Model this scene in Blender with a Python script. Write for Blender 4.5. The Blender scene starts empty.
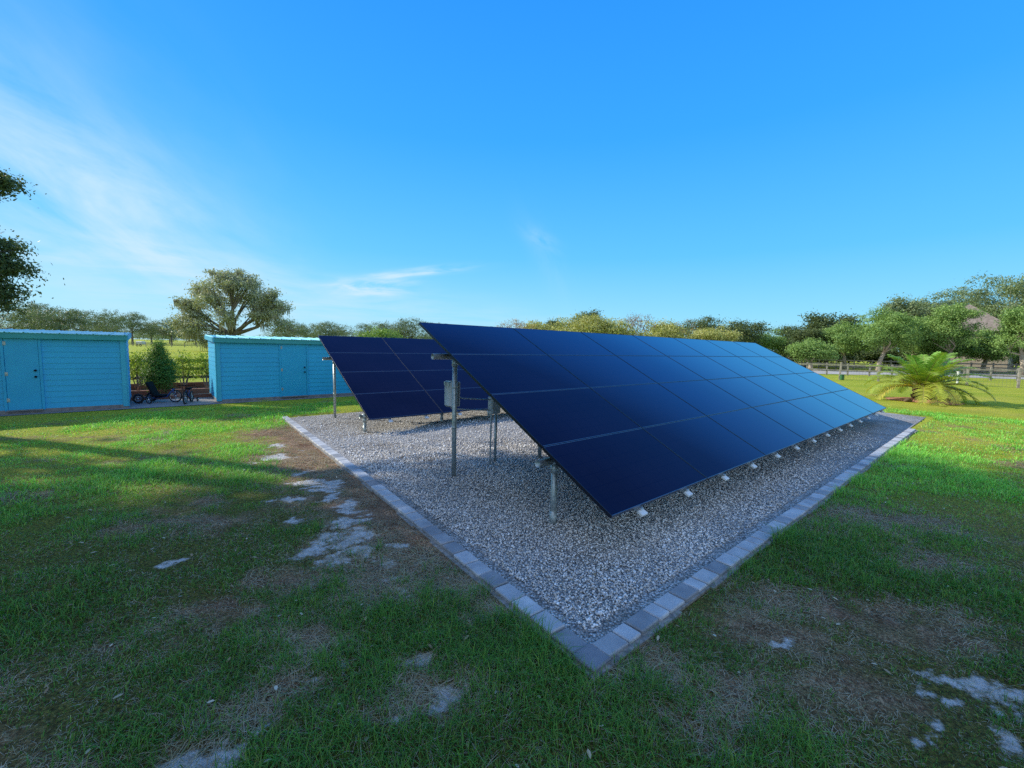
import bpy, math, random
import numpy as np
from mathutils import Vector, Matrix

random.seed(7); RNG = np.random.default_rng(7)
SC = bpy.context.scene; COL = SC.collection
rad = math.radians

# ------------------------------------------------------------------ camera frame
FPX, PITCH, ROLL, CAMH = 422.94, 0.08614, 0.0225, 1.78
cp, sp, cr, sr = math.cos(PITCH), math.sin(PITCH), math.cos(ROLL), math.sin(ROLL)
CF = Vector((0, cp, -sp)); U0 = Vector((0, sp, cp)); R0 = Vector((1, 0, 0))
CR = R0*cr + U0*sr; CU = U0*cr - R0*sr
YAW, TILT, PW, PH = 0.70585, 0.4705, 1.72, 0.94073
AX = Vector((math.cos(YAW), math.sin(YAW), 0))            # along the arrays and the sheds
NX = Vector((math.sin(YAW), -math.cos(YAW), 0))           # the way their fronts face

def sstep(a, b, x):
    t = np.clip((x-a)/(b-a), 0, 1); return t*t*(3-2*t)
CORN = Vector((0.50, 2.50, 0))      # inner corner of the paver edging
def gz(x, y):
    """height of the terrain"""
    v = (x-CORN.x)*(-NX.x) + (y-CORN.y)*(-NX.y)
    return -0.016*np.clip(v-4.0, 0, 9)
def ray(px, py): return CR*((px-512)/FPX) - CU*((py-384)/FPX) + CF
def at(px, py, dz=0.0):
    """world point on the terrain (or dz above it) under a sight line, found once for laying out the plan"""
    d = ray(px, py); z = dz
    for _ in range(6):
        t = (z-CAMH)/d.z; p = Vector((d.x*t, d.y*t, z)); z = float(gz(p.x, p.y))+dz
    return p
def toward(px, dist):
    """plan position in a bearing, at a depth"""
    d = ray(px, 350); return Vector((d.x/d.y*dist, dist, float(gz(d.x/d.y*dist, dist))))

# ------------------------------------------------------------------ numpy noise
def _h(ix, iy, s):
    n = (ix.astype(np.int64)*374761393 + iy.astype(np.int64)*668265263 + s*974634777) & 0x7fffffff
    n = ((n ^ (n >> 13))*1274126177) & 0x7fffffff
    return ((n ^ (n >> 16)) & 0xffff)/65535.0
def vnoise(x, y, s=0):
    x = np.asarray(x, float); y = np.asarray(y, float)
    ix = np.floor(x); iy = np.floor(y); fx = x-ix; fy = y-iy
    fx = fx*fx*(3-2*fx); fy = fy*fy*(3-2*fy)
    a = _h(ix, iy, s); b = _h(ix+1, iy, s); c = _h(ix, iy+1, s); d = _h(ix+1, iy+1, s)
    return (a*(1-fx)+b*fx)*(1-fy)+(c*(1-fx)+d*fx)*fy
def fbm(x, y, s=0, o=4):
    r = 0; a = .5
    for k in range(o):
        r = r+a*vnoise(x*2**k, y*2**k, s+k*17); a *= .5
    return r/(1-.5**o)

# ------------------------------------------------------------------ object helpers
def tag(o, label=None, cat=None, group=None, kind=None):
    if label: o['label'] = label
    if cat: o['category'] = cat
    if group: o['group'] = group
    if kind: o['kind'] = kind
    return o
def thing(name, loc, rz, label, cat, group=None):
    o = bpy.data.objects.new(name, None); COL.objects.link(o)
    o.location = loc; o.rotation_euler = (0, 0, rz); o.empty_display_size = .2
    return tag(o, label, cat, group)
def link(name, me, mat, parent=None, loc=None, smooth=False):
    o = bpy.data.objects.new(name, me); COL.objects.link(o)
    if mat is not None and len(me.materials) == 0: me.materials.append(mat)
    if parent is not None: o.parent = parent
    if loc is not None: o.location = loc
    if smooth: me.polygons.foreach_set('use_smooth', [True]*len(me.polygons))
    return o
class MB:
    """collects shapes, then builds them as one mesh"""
    def __init__(s): s.v = []; s.f = []
    def add(s, vs, fs):
        b = len(s.v); s.v += [tuple(v) for v in vs]; s.f += [tuple(i+b for i in f) for f in fs]; return s
    def box(s, c, d, m=None, bev=0.0):
        hx, hy, hz = d[0]/2, d[1]/2, d[2]/2; b = min(bev, hx*.9, hy*.9, hz*.9)
        if b <= 0:
            vs = [Vector((x*hx, y*hy, z*hz)) for z in (-1, 1) for y in (-1, 1) for x in (-1, 1)]
            fs = [(0,2,3,1),(4,5,7,6),(0,1,5,4),(2,6,7,3),(0,4,6,2),(1,3,7,5)]
        else:
            vs = []; idx = {}
            for sx in (-1,1):
                for sy in (-1,1):
                    for sz in (-1,1):
                        for ax in range(3):
                            p = [sx*(hx-b), sy*(hy-b), sz*(hz-b)]; p[ax] = (sx*hx, sy*hy, sz*hz)[ax]
                            idx[(sx,sy,sz,ax)] = len(vs); vs.append(Vector(p))
            fs = []
            I = lambda sx,sy,sz,ax: idx[(sx,sy,sz,ax)]
            for q in (-1,1):
                f = [I(q,-1,-1,0),I(q,1,-1,0),I(q,1,1,0),I(q,-1,1,0)]; fs.append(f if q>0 else f[::-1])
                f = [I(-1,q,-1,1),I(-1,q,1,1),I(1,q,1,1),I(1,q,-1,1)]; fs.append(f if q>0 else f[::-1])
                f = [I(-1,-1,q,2),I(1,-1,q,2),I(1,1,q,2),I(-1,1,q,2)]; fs.append(f if q>0 else f[::-1])
            for a in (-1,1):
                for c2 in (-1,1):
                    fs.append([I(a,c2,-1,0),I(a,c2,1,0),I(a,c2,1,1),I(a,c2,-1,1)] if a*c2<0 else [I(a,c2,-1,1),I(a,c2,1,1),I(a,c2,1,0),I(a,c2,-1,0)])
                    fs.append([I(a,-1,c2,0),I(a,1,c2,0),I(a,1,c2,2),I(a,-1,c2,2)] if a*c2<0 else [I(a,-1,c2,2),I(a,1,c2,2),I(a,1,c2,0),I(a,-1,c2,0)])
                    fs.append([I(-1,a,c2,1),I(1,a,c2,1),I(1,a,c2,2),I(-1,a,c2,2)] if a*c2>0 else [I(-1,a,c2,2),I(1,a,c2,2),I(1,a,c2,1),I(-1,a,c2,1)])
                    for d2 in (-1,1):
                        t = [I(a,c2,d2,0),I(a,c2,d2,1),I(a,c2,d2,2)]; fs.append(t if a*c2*d2>0 else t[::-1])
        M = m or Matrix.Identity(4)
        return s.add([M @ (v+Vector(c)) for v in vs], fs)
    def tube(s, pts, rs, n=10, cap=True):
        pts = [Vector(p) for p in pts]
        if not hasattr(rs, '__len__'): rs = [rs]*len(pts)
        b = len(s.v); up = None
        for i, p in enumerate(pts):
            d = (pts[min(i+1, len(pts)-1)]-pts[max(i-1, 0)]).normalized()
            if up is None: up = d.orthogonal().normalized()
            up = (up-d*up.dot(d)).normalized(); w = d.cross(up)
            for k in range(n):
                a = 2*math.pi*k/n; s.v.append(tuple(p+(up*math.cos(a)+w*math.sin(a))*rs[i]))
        for i in range(len(pts)-1):
            for k in range(n):
                k2 = (k+1) % n; s.f.append((b+i*n+k, b+i*n+k2, b+(i+1)*n+k2, b+(i+1)*n+k))
        if cap:
            s.f.append(tuple(b+k for k in range(n))[::-1]); s.f.append(tuple(b+(len(pts)-1)*n+k for k in range(n)))
        return s
    def torus(s, c, R, r, axis, n=28, m=8):
        ax = Vector(axis).normalized(); u = ax.orthogonal().normalized(); w = ax.cross(u); b = len(s.v)
        for i in range(n):
            a = 2*math.pi*i/n; e = u*math.cos(a)+w*math.sin(a)
            for k in range(m):
                q = 2*math.pi*k/m; s.v.append(tuple(Vector(c)+e*(R+r*math.cos(q))+ax*r*math.sin(q)))
        for i in range(n):
            for k in range(m):
                i2, k2 = (i+1) % n, (k+1) % m; s.f.append((b+i*m+k, b+i2*m+k, b+i2*m+k2, b+i*m+k2))
        return s
    def mesh(s, name='mesh'):
        me = bpy.data.meshes.new(name); me.from_pydata(s.v, [], s.f); me.update(); return me
    def build(s, name, mat, parent=None, smooth=False):
        return link(name, s.mesh(name), mat, parent, smooth=smooth)
def np_mesh(name, V, F, col=None):
    """V (n,3), F (m,k) all of one size"""
    me = bpy.data.meshes.new(name); k = F.shape[1]
    me.vertices.add(len(V)); me.vertices.foreach_set('co', V.astype(np.float32).ravel())
    me.loops.add(F.size); me.loops.foreach_set('vertex_index', F.astype(np.int32).ravel())
    me.polygons.add(len(F)); me.polygons.foreach_set('loop_start', np.arange(0, F.size, k, dtype=np.int32))
    me.update(calc_edges=True)
    if col is not None:
        a = me.color_attributes.new('tone', 'FLOAT_COLOR', 'POINT')
        c = np.ones((len(V), 4), np.float32); c[:, :col.shape[1]] = col; a.data.foreach_set('color', c.ravel())
    return me

# ------------------------------------------------------------------ materials
def mat(name, rgb=(.5,.5,.5), rough=.6, metal=0.0, spec=.5):
    m = bpy.data.materials.new(name); m.use_nodes = True; b = m.node_tree.nodes['Principled BSDF']
    b.inputs['Base Color'].default_value = (*rgb, 1); b.inputs['Roughness'].default_value = rough
    b.inputs['Metallic'].default_value = metal; b.inputs['Specular IOR Level'].default_value = spec
    return m
def N(m, t, **kw):
    n = m.node_tree.nodes.new(t)
    for k, v in kw.items():
        if k in n.inputs.keys(): n.inputs[k].default_value = v
        else: setattr(n, k, v)
    return n
def L(m, a, b): m.node_tree.links.new(a, b)
def bsdf(m): return m.node_tree.nodes['Principled BSDF']
def ramp(m, fac, stops):
    r = N(m, 'ShaderNodeValToRGB'); e = r.color_ramp.elements
    while len(e) < len(stops): e.new(.5)
    for q, (p, c) in zip(e, stops): q.position = p; q.color = (*c, 1) if len(c) == 3 else c
    L(m, fac, r.inputs[0]); return r.outputs[0]
def noisy(name, c0, c1, scale=8, rough=.6, metal=0.0, bump=.0, detail=6, coord='Object', lo=.35, hi=.65, dist=.02, stretch=None, spec=.5):
    m = mat(name, c0, rough, metal, spec); tc = N(m, 'ShaderNodeTexCoord'); n = N(m, 'ShaderNodeTexNoise', Scale=scale, Detail=detail)
    src = tc.outputs[coord]
    if stretch:
        mp = N(m, 'ShaderNodeMapping'); mp.inputs['Scale'].default_value = stretch; L(m, src, mp.inputs[0]); src = mp.outputs[0]
    L(m, src, n.inputs['Vector'])
    L(m, ramp(m, n.outputs['Fac'], [(lo, c0), (hi, c1)]), bsdf(m).inputs['Base Color'])
    if bump:
        b = N(m, 'ShaderNodeBump', Strength=bump, Distance=dist); L(m, n.outputs['Fac'], b.inputs['Height']); L(m, b.outputs[0], bsdf(m).inputs['Normal'])
    return m
def tone_mat(name, cols, rough=.6, trans=0.0, spec=.3):
    """colour from the per-vertex 'tone' value, for leaves, blades and pebbles"""
    m = mat(name, cols[0][1], rough, 0, spec); a = N(m, 'ShaderNodeAttribute', attribute_name='tone')
    sep = N(m, 'ShaderNodeSeparateColor'); L(m, a.outputs['Color'], sep.inputs[0])
    c = ramp(m, sep.outputs[0], cols); mul = N(m, 'ShaderNodeMixRGB', blend_type='MULTIPLY'); mul.inputs[0].default_value = 1
    L(m, c, mul.inputs[1]); comb = N(m, 'ShaderNodeCombineColor')
    for i in range(3): L(m, sep.outputs[1], comb.inputs[i])
    L(m, comb.outputs[0], mul.inputs[2]); L(m, mul.outputs[0], bsdf(m).inputs['Base Color'])
    if trans:
        t = N(m, 'ShaderNodeBsdfTranslucent'); mx = N(m, 'ShaderNodeMixShader'); mx.inputs[0].default_value = trans
        g = N(m, 'ShaderNodeMixRGB', blend_type='MULTIPLY'); g.inputs[0].default_value = 1; g.inputs[2].default_value = (1.35, 1.3, .55, 1)
        L(m, mul.outputs[0], g.inputs[1]); L(m, g.outputs[0], t.inputs[0])
        out = m.node_tree.nodes['Material Output']; L(m, bsdf(m).outputs[0], mx.inputs[1]); L(m, t.outputs[0], mx.inputs[2]); L(m, mx.outputs[0], out.inputs[0])
    return m

M = {}
M['galv'] = noisy('galvanised_steel', (.34,.39,.39), (.52,.57,.56), 26, .42, .55, .05)
M['box_grey'] = noisy('enclosure_paint', (.42,.45,.46), (.5,.53,.54), 5, .45)
M['box_dark'] = mat('enclosure_dark', (.16,.18,.2), .5)
M['rail'] = noisy('rail_aluminium', (.45,.47,.5), (.6,.62,.65), 12, .38, .8)
M['cap'] = mat('white_cap', (.85,.85,.84), .4)
M['black_plastic'] = mat('black_plastic', (.006,.006,.008), .8, 0, .15)
M['rubber'] = mat('rubber', (.015,.015,.016), .8)
M['chrome'] = mat('chrome', (.6,.6,.62), .25, 1)
M['red_paint'] = mat('red_paint', (.35,.03,.02), .35)
M['blue_paint'] = mat('blue_paint', (.02,.05,.2), .35)
# module glass: near-black blue cells with faint busbars, a glossy coat over them
m = M['cells'] = mat('module_glass', (.004,.009,.05), .045, 0, .5)
bsdf(m).inputs['IOR'].default_value = 1.65
tc = N(m, 'ShaderNodeTexCoord'); sx = N(m, 'ShaderNodeSeparateXYZ'); L(m, tc.outputs['Object'], sx.inputs[0])
def line(axis, period, width, off=0):
    a = N(m, 'ShaderNodeMath', operation='MULTIPLY_ADD'); L(m, sx.outputs[axis], a.inputs[0]); a.inputs[1].default_value = 1/period; a.inputs[2].default_value = off+100
    f = N(m, 'ShaderNodeMath', operation='FRACT'); L(m, a.outputs[0], f.inputs[0])
    c = N(m, 'ShaderNodeMath', operation='LESS_THAN'); L(m, f.outputs[0], c.inputs[0]); c.inputs[1].default_value = width/period; return c.outputs[0]
mxn = N(m, 'ShaderNodeMath', operation='MAXIMUM'); L(m, line(0, .1695, .004, .5), mxn.inputs[0]); L(m, line(1, .151, .004), mxn.inputs[1])
ns = N(m, 'ShaderNodeTexNoise', Scale=.9, Detail=3); L(m, tc.outputs['Object'], ns.inputs['Vector'])
dust = ramp(m, ns.outputs['Fac'], [(.3, (.007,.009,.022)), (.75, (.011,.013,.032))])
mc = N(m, 'ShaderNodeMixRGB'); L(m, mxn.outputs[0], mc.inputs[0]); L(m, dust, mc.inputs[1]); mc.inputs[2].default_value = (.0022,.004,.02,1)
L(m, mc.outputs[0], bsdf(m).inputs['Base Color'])
rr = ramp(m, ns.outputs['Fac'], [(.3, (.03,.03,.03)), (.8, (.10,.10,.10))]); L(m, rr, bsdf(m).inputs['Roughness'])
bsdf(m).inputs['Specular IOR Level'].default_value = .0
lw = N(m, 'ShaderNodeLayerWeight', Blend=.5); gl = N(m, 'ShaderNodeBsdfGlossy'); L(m, rr, gl.inputs['Roughness'])
L(m, ramp(m, lw.outputs['Facing'], [(.5, (.75,.42,.70)), (.72, (.62,.60,.90)), (.83, (.70,.86,1.0)), (1, (1,1,1))]), gl.inputs['Color'])      # blue anti-reflective coating
fr_ = ramp(m, lw.outputs['Facing'], [(.0, (.03,.03,.03)), (.48, (.04,.04,.04)), (.62, (.09,.09,.09)), (.74, (.30,.30,.30)), (.81, (.52,.52,.52)), (.9, (.72,.72,.72)), (1, (1,1,1))])
mg_ = N(m, 'ShaderNodeMixShader'); L(m, fr_, mg_.inputs[0]); L(m, bsdf(m).outputs[0], mg_.inputs[1]); L(m, gl.outputs[0], mg_.inputs[2]); L(m, mg_.outputs[0], m.node_tree.nodes['Material Output'].inputs[0])
M['frame'] = mat('anodised_skylit', (.10,.13,.20), .28, .7)  # black frame lightened: the sky caught by the row lips is painted in
M['frame_dark'] = mat('black_anodised_side', (.012,.015,.03), .35, .3)
M['backsheet'] = mat('module_backsheet', (.02,.02,.024), .6)
# shed
M['siding'] = noisy('turquoise_siding', (.014,.42,.74), (.019,.47,.80), 1.2, .5)
M['door'] = noisy('turquoise_door', (.014,.40,.70), (.019,.45,.76), 2, .42, 0, .02)
M['trim'] = noisy('turquoise_trim', (.035,.42,.62), (.05,.48,.68), 4, .5)
M['fascia'] = noisy('teal_fascia', (.03,.33,.36), (.045,.38,.40), 4, .5)
M['roof_metal'] = noisy('turquoise_metal_roof', (.16,.55,.66), (.25,.66,.74), 3, .33, .25)
M['concrete'] = noisy('shed_slab', (.18,.18,.18), (.28,.27,.26), 9, .85, 0, .1)
# pavers (colour varies per object)
m = M['paver'] = mat('concrete_paver', (.3,.3,.3), .85)
oi = N(m, 'ShaderNodeObjectInfo'); tc = N(m, 'ShaderNodeTexCoord')
ad = N(m, 'ShaderNodeVectorMath', operation='ADD'); L(m, tc.outputs['Object'], ad.inputs[0])
cb = N(m, 'ShaderNodeCombineXYZ'); mu = N(m, 'ShaderNodeMath', operation='MULTIPLY'); mu.inputs[1].default_value = 57
L(m, oi.outputs['Random'], mu.inputs[0]); L(m, mu.outputs[0], cb.inputs[0]); L(m, cb.outputs[0], ad.inputs[1])
n1 = N(m, 'ShaderNodeTexNoise', Scale=9, Detail=7); n2 = N(m, 'ShaderNodeTexNoise', Scale=160, Detail=3)
L(m, ad.outputs[0], n1.inputs['Vector']); L(m, ad.outputs[0], n2.inputs['Vector'])
c1 = ramp(m, n1.outputs['Fac'], [(.3, (.78,.78,.78)), (.7, (1.12,1.10,1.06))]); mA = N(m, 'ShaderNodeMixRGB', blend_type='MULTIPLY'); mA.inputs[0].default_value = 1
L(m, c1, mA.inputs[1]); L(m, oi.outputs['Color'], mA.inputs[2])
c2 = ramp(m, n2.outputs['Fac'], [(.35, (.75,.75,.75)), (.65, (1.15,1.15,1.15))]); mB = N(m, 'ShaderNodeMixRGB', blend_type='MULTIPLY'); mB.inputs[0].default_value = 1
L(m, mA.outputs[0], mB.inputs[1]); L(m, c2, mB.inputs[2]); L(m, mB.outputs[0], bsdf(m).inputs['Base Color'])
bp = N(m, 'ShaderNodeBump', Strength=.5, Distance=.004); L(m, n2.outputs['Fac'], bp.inputs['Height']); L(m, bp.outputs[0], bsdf(m).inputs['Normal'])
M['mortar'] = noisy('mortar', (.16,.145,.125), (.34,.31,.27), 30, .9, 0, .4)
# gravel sheet
m = M['gravel'] = mat('gravel', (.3,.3,.3), .85)
tc = N(m, 'ShaderNodeTexCoord'); vo = N(m, 'ShaderNodeTexVoronoi', Scale=62, Randomness=1.0); L(m, tc.outputs['Object'], vo.inputs['Vector'])
sc_ = N(m, 'ShaderNodeSeparateColor'); L(m, vo.outputs['Color'], sc_.inputs[0])
gc = ramp(m, sc_.outputs[0], [(0, (.24,.22,.21)), (.3, (.44,.41,.38)), (.6, (.60,.58,.55)), (.85, (.75,.72,.70)), (1, (.90,.88,.86))])
dk = ramp(m, vo.outputs['Distance'], [(.25, (1,1,1)), (.75, (.25,.25,.25))])
mg = N(m, 'ShaderNodeMixRGB', blend_type='MULTIPLY'); mg.inputs[0].default_value = 1; L(m, gc, mg.inputs[1]); L(m, dk, mg.inputs[2])
n1 = N(m, 'ShaderNodeTexNoise', Scale=1.1, Detail=5); L(m, tc.outputs['Object'], n1.inputs['Vector'])
lg = ramp(m, n1.outputs['Fac'], [(.3, (.74,.68,.60)), (.5, (.98,.97,.95)), (.7, (1.12,1.12,1.1))]); mh = N(m, 'ShaderNodeMixRGB', blend_type='MULTIPLY'); mh.inputs[0].default_value = 1
L(m, mg.outputs[0], mh.inputs[1]); L(m, lg, mh.inputs[2]); L(m, mh.outputs[0], bsdf(m).inputs['Base Color'])
bp = N(m, 'ShaderNodeBump', Strength=1, Distance=.012, invert=True); L(m, vo.outputs['Distance'], bp.inputs['Height']); L(m, bp.outputs[0], bsdf(m).inputs['Normal'])
M['pebble'] = tone_mat('pebbles', [(0, (.34,.33,.33)), (.2, (.47,.44,.41)), (.42, (.54,.49,.43)), (.6, (.60,.59,.58)), (.86, (.72,.71,.69)), (1, (.86,.85,.84))], .8)
# lawn sheet: red = sand, green = bare soil, blue = lushness, from the mesh
m = M['lawn'] = mat('lawn_ground', (.05,.06,.02), .95, 0, .15)
at_ = N(m, 'ShaderNodeAttribute', attribute_name='tone'); sc_ = N(m, 'ShaderNodeSeparateColor'); L(m, at_.outputs['Color'], sc_.inputs[0])
tc = N(m, 'ShaderNodeTexCoord')
nf = N(m, 'ShaderNodeTexNoise', Scale=55, Detail=8, Roughness=.7); L(m, tc.outputs['Object'], nf.inputs['Vector'])
nb = N(m, 'ShaderNodeTexNoise', Scale=.35, Detail=8, Roughness=.65); L(m, tc.outputs['Object'], nb.inputs['Vector'])
nc = N(m, 'ShaderNodeTexNoise', Scale=14, Detail=10, Roughness=.8); L(m, tc.outputs['Object'], nc.inputs['Vector'])
grass = ramp(m, nb.outputs['Fac'], [(.3, (.38,.54,.04)), (.5, (.55,.66,.06)), (.72, (.76,.74,.13))])
thin = ramp(m, nf.outputs['Fac'], [(.36, (.22,.22,.16)), (.64, (1.35,1.25,1.1))])
mg = N(m, 'ShaderNodeMixRGB', blend_type='MULTIPLY'); mg.inputs[0].default_value = .9; L(m, grass, mg.inputs[1]); L(m, thin, mg.inputs[2])
nd_ = N(m, 'ShaderNodeTexNoise', Scale=4.5, Detail=12, Roughness=.75); L(m, tc.outputs['Object'], nd_.inputs['Vector'])
soil_a = ramp(m, nf.outputs['Fac'], [(.32, (.07,.038,.02)), (.5, (.24,.145,.085)), (.66, (.46,.34,.235))])
soil_b = ramp(m, nd_.outputs['Fac'], [(.36, (.55,.42,.34)), (.5, (1,.95,.9)), (.64, (1.7,1.65,1.6))])
soil_m = N(m, 'ShaderNodeMixRGB', blend_type='MULTIPLY'); soil_m.inputs[0].default_value = 1; L(m, soil_a, soil_m.inputs[1]); L(m, soil_b, soil_m.inputs[2]); soil = soil_m.outputs[0]
sand = ramp(m, nc.outputs['Fac'], [(.3, (.34,.30,.26)), (.5, (.56,.53,.49)), (.7, (.78,.75,.71))])
# close to, soil and thatch show between the blades, with deep shade painted in; further off the blades close up
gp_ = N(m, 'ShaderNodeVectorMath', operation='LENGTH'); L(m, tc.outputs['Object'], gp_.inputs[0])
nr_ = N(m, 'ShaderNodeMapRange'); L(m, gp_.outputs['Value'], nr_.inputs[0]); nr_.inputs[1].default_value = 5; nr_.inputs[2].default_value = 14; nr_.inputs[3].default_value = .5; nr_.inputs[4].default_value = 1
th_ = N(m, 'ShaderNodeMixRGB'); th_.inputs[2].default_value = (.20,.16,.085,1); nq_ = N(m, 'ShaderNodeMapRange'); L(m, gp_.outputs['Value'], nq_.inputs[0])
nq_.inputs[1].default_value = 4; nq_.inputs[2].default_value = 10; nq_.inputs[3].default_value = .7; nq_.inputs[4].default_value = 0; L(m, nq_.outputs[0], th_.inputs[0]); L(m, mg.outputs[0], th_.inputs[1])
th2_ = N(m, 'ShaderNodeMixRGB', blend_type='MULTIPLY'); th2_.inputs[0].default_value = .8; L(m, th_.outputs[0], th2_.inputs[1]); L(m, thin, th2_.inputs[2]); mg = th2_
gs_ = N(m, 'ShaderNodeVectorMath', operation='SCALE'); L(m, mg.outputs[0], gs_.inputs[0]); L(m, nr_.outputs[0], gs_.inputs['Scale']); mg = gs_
a1 = N(m, 'ShaderNodeMixRGB'); L(m, sc_.outputs[1], a1.inputs[0]); L(m, mg.outputs[0], a1.inputs[1]); L(m, soil, a1.inputs[2])
# break the sand edge up with fine noise
sa = N(m, 'ShaderNodeMath', operation='MULTIPLY_ADD'); L(m, nc.outputs['Fac'], sa.inputs[0]); sa.inputs[1].default_value = 2.6; sa.inputs[2].default_value = -1.36
sb = N(m, 'ShaderNodeMath', operation='ADD'); L(m, sa.outputs[0], sb.inputs[0]); L(m, sc_.outputs[0], sb.inputs[1])
sm = ramp(m, sb.outputs[0], [(.28, (0,0,0)), (.5, (.55,.55,.55)), (.72, (1,1,1))])
a2 = N(m, 'ShaderNodeMixRGB'); L(m, sm, a2.inputs[0]); L(m, a1.outputs[0], a2.inputs[1]); L(m, sand, a2.inputs[2])
L(m, a2.outputs[0], bsdf(m).inputs['Base Color'])
bp = N(m, 'ShaderNodeBump', Strength=.8, Distance=.03); L(m, nf.outputs['Fac'], bp.inputs['Height']); L(m, bp.outputs[0], bsdf(m).inputs['Normal'])
M['blade'] = tone_mat('grass_blades', [(0, (.52,.42,.30)), (.16, (.38,.33,.18)), (.3, (.22,.31,.06)), (.6, (.12,.31,.045)), (.85, (.085,.28,.04)), (1, (.26,.42,.06))], .55, .3)
M['bark'] = noisy('oak_bark', (.10,.085,.07), (.24,.21,.18), 6, .9, 0, .6, stretch=(3,3,.7), dist=.05)
M['pale_bark'] = noisy('pale_bark', (.30,.24,.18), (.50,.43,.34), 5, .85, 0, .3, stretch=(2,2,.6), dist=.04)
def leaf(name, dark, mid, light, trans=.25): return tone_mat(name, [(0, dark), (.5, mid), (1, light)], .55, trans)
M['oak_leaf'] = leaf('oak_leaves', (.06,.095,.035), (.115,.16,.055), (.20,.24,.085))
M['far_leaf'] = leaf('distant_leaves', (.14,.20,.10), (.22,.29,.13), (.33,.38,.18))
M['green_leaf'] = leaf('green_leaves', (.14,.26,.07), (.24,.38,.10), (.38,.52,.15))
M['yellow_leaf'] = leaf('yellow_green_leaves', (.28,.32,.08), (.46,.48,.15), (.66,.60,.28))
M['rosy_leaf'] = leaf('rosy_twigs', (.22,.14,.08), (.35,.22,.14), (.45,.33,.20))
M['cypress_leaf'] = leaf('cypress_sprays', (.06,.14,.03), (.12,.25,.045), (.24,.40,.07))
M['citrus_leaf'] = leaf('citrus_leaves', (.12,.22,.03), (.26,.38,.045), (.48,.58,.08), .35)
M['oak_pale'] = leaf('grey_green_leaves', (.25,.29,.19), (.37,.41,.27), (.55,.56,.40))
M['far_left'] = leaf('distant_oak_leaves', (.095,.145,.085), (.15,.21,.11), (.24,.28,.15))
M['moss'] = tone_mat('spanish_moss', [(0, (.22,.24,.17)), (1, (.46,.44,.36))], .9, .2)
M['palm_leaf'] = tone_mat('palm_fronds', [(0, (.60,.44,.09)), (.35, (.46,.50,.07)), (1, (.22,.42,.07))], .45, .3)
M['palm_rachis'] = mat('palm_stalk', (.28,.24,.07), .6)
M['palm_trunk'] = noisy('palm_boots', (.08,.05,.03), (.20,.13,.08), 20, .9, 0, .6)
M['mulch'] = noisy('red_mulch', (.30,.12,.06), (.62,.30,.18), 22, .95, 0, .6, detail=8, dist=.04)
M['timber'] = noisy('weathered_timber', (.15,.055,.035), (.28,.12,.075), 8, .9, 0, .3, stretch=(1,8,8))
M['fence_wood'] = noisy('weathered_fence', (.20,.175,.145), (.38,.34,.29), 6, .9, 0, .2)
M['fence_dark'] = noisy('dark_fence', (.015,.013,.012), (.035,.03,.028), 6, .8)
M['white_paint'] = mat('white_paint', (.75,.75,.72), .5)
M['wire'] = mat('fence_wire', (.20,.21,.20), .5, .6)
M['sand_road'] = noisy('sandy_road', (.36,.33,.29), (.52,.48,.43), .6, .95)
M['patio'] = noisy('patio_gravel', (.20,.175,.17), (.36,.32,.30), 35, .9, 0, .3)
M['shingle'] = noisy('roof_shingle', (.19,.15,.12), (.27,.22,.18), 3, .9)
M['stucco'] = noisy('house_stucco', (.22,.18,.15), (.28,.24,.20), 4, .9)
M['window'] = mat('window_glass', (.02,.03,.04), .08)
M['litter'] = tone_mat('dry_leaves', [(0, (.22,.15,.08)), (.5, (.42,.33,.2)), (1, (.62,.56,.42))], .7)

# ------------------------------------------------------------------ light and sky
SUN_AZ, SUN_EL = rad(76), rad(31)              # azimuth counted from +Y towards -X
sv = Vector((-math.sin(SUN_AZ)*math.cos(SUN_EL), math.cos(SUN_AZ)*math.cos(SUN_EL), math.sin(SUN_EL)))
ld = bpy.data.lights.new('sun', 'SUN'); ld.energy = 5.0; ld.angle = rad(.6); ld.color = (1, .94, .80)
lo = bpy.data.objects.new('sun', ld); COL.objects.link(lo); lo.rotation_euler = sv.to_track_quat('Z', 'Y').to_euler()
W = bpy.data.worlds.new('World'); SC.world = W; W.use_nodes = True; nt = W.node_tree
class _W: node_tree = nt
bg = nt.nodes['Background']; bg.inputs[1].default_value = .12
sky = nt.nodes.new('ShaderNodeTexSky'); sky.sky_type = 'NISHITA'; sky.sun_disc = False
sky.sun_elevation = SUN_EL; sky.sun_rotation = -SUN_AZ; sky.air_density = 1.15; sky.dust_density = .25; sky.ozone_density = 2.5
hs = N(_W, 'ShaderNodeMixRGB', blend_type='MULTIPLY'); hs.inputs[0].default_value = 1; hs.inputs[2].default_value = (.62, 1.03, 1.30, 1)
nt.links.new(sky.outputs[0], hs.inputs[1])
sxyz = N(_W, 'ShaderNodeSeparateXYZ'); tcg = N(_W, 'ShaderNodeTexCoord'); L(_W, tcg.outputs['Generated'], sxyz.inputs[0])
k_ = 1/.12
grad = ramp(_W, sxyz.outputs[2], [(0, (.42,.80,1.0)), (.07, (.28,.76,1.08)), (.2, (.115,.60,1.10)), (.42, (.040,.43,1.12)), (.70, (.018,.30,1.04)), (1, (.015,.24,.92))])
gm = N(_W, 'ShaderNodeVectorMath', operation='SCALE'); L(_W, grad, gm.inputs[0]); gm.inputs['Scale'].default_value = k_
base_sky = N(_W, 'ShaderNodeMixRGB'); base_sky.inputs[0].default_value = .88; L(_W, hs.outputs[0], base_sky.inputs[1]); L(_W, gm.outputs[0], base_sky.inputs[2])
tc = N(_W, 'ShaderNodeTexCoord'); DIR = tc.outputs['Generated']
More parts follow.
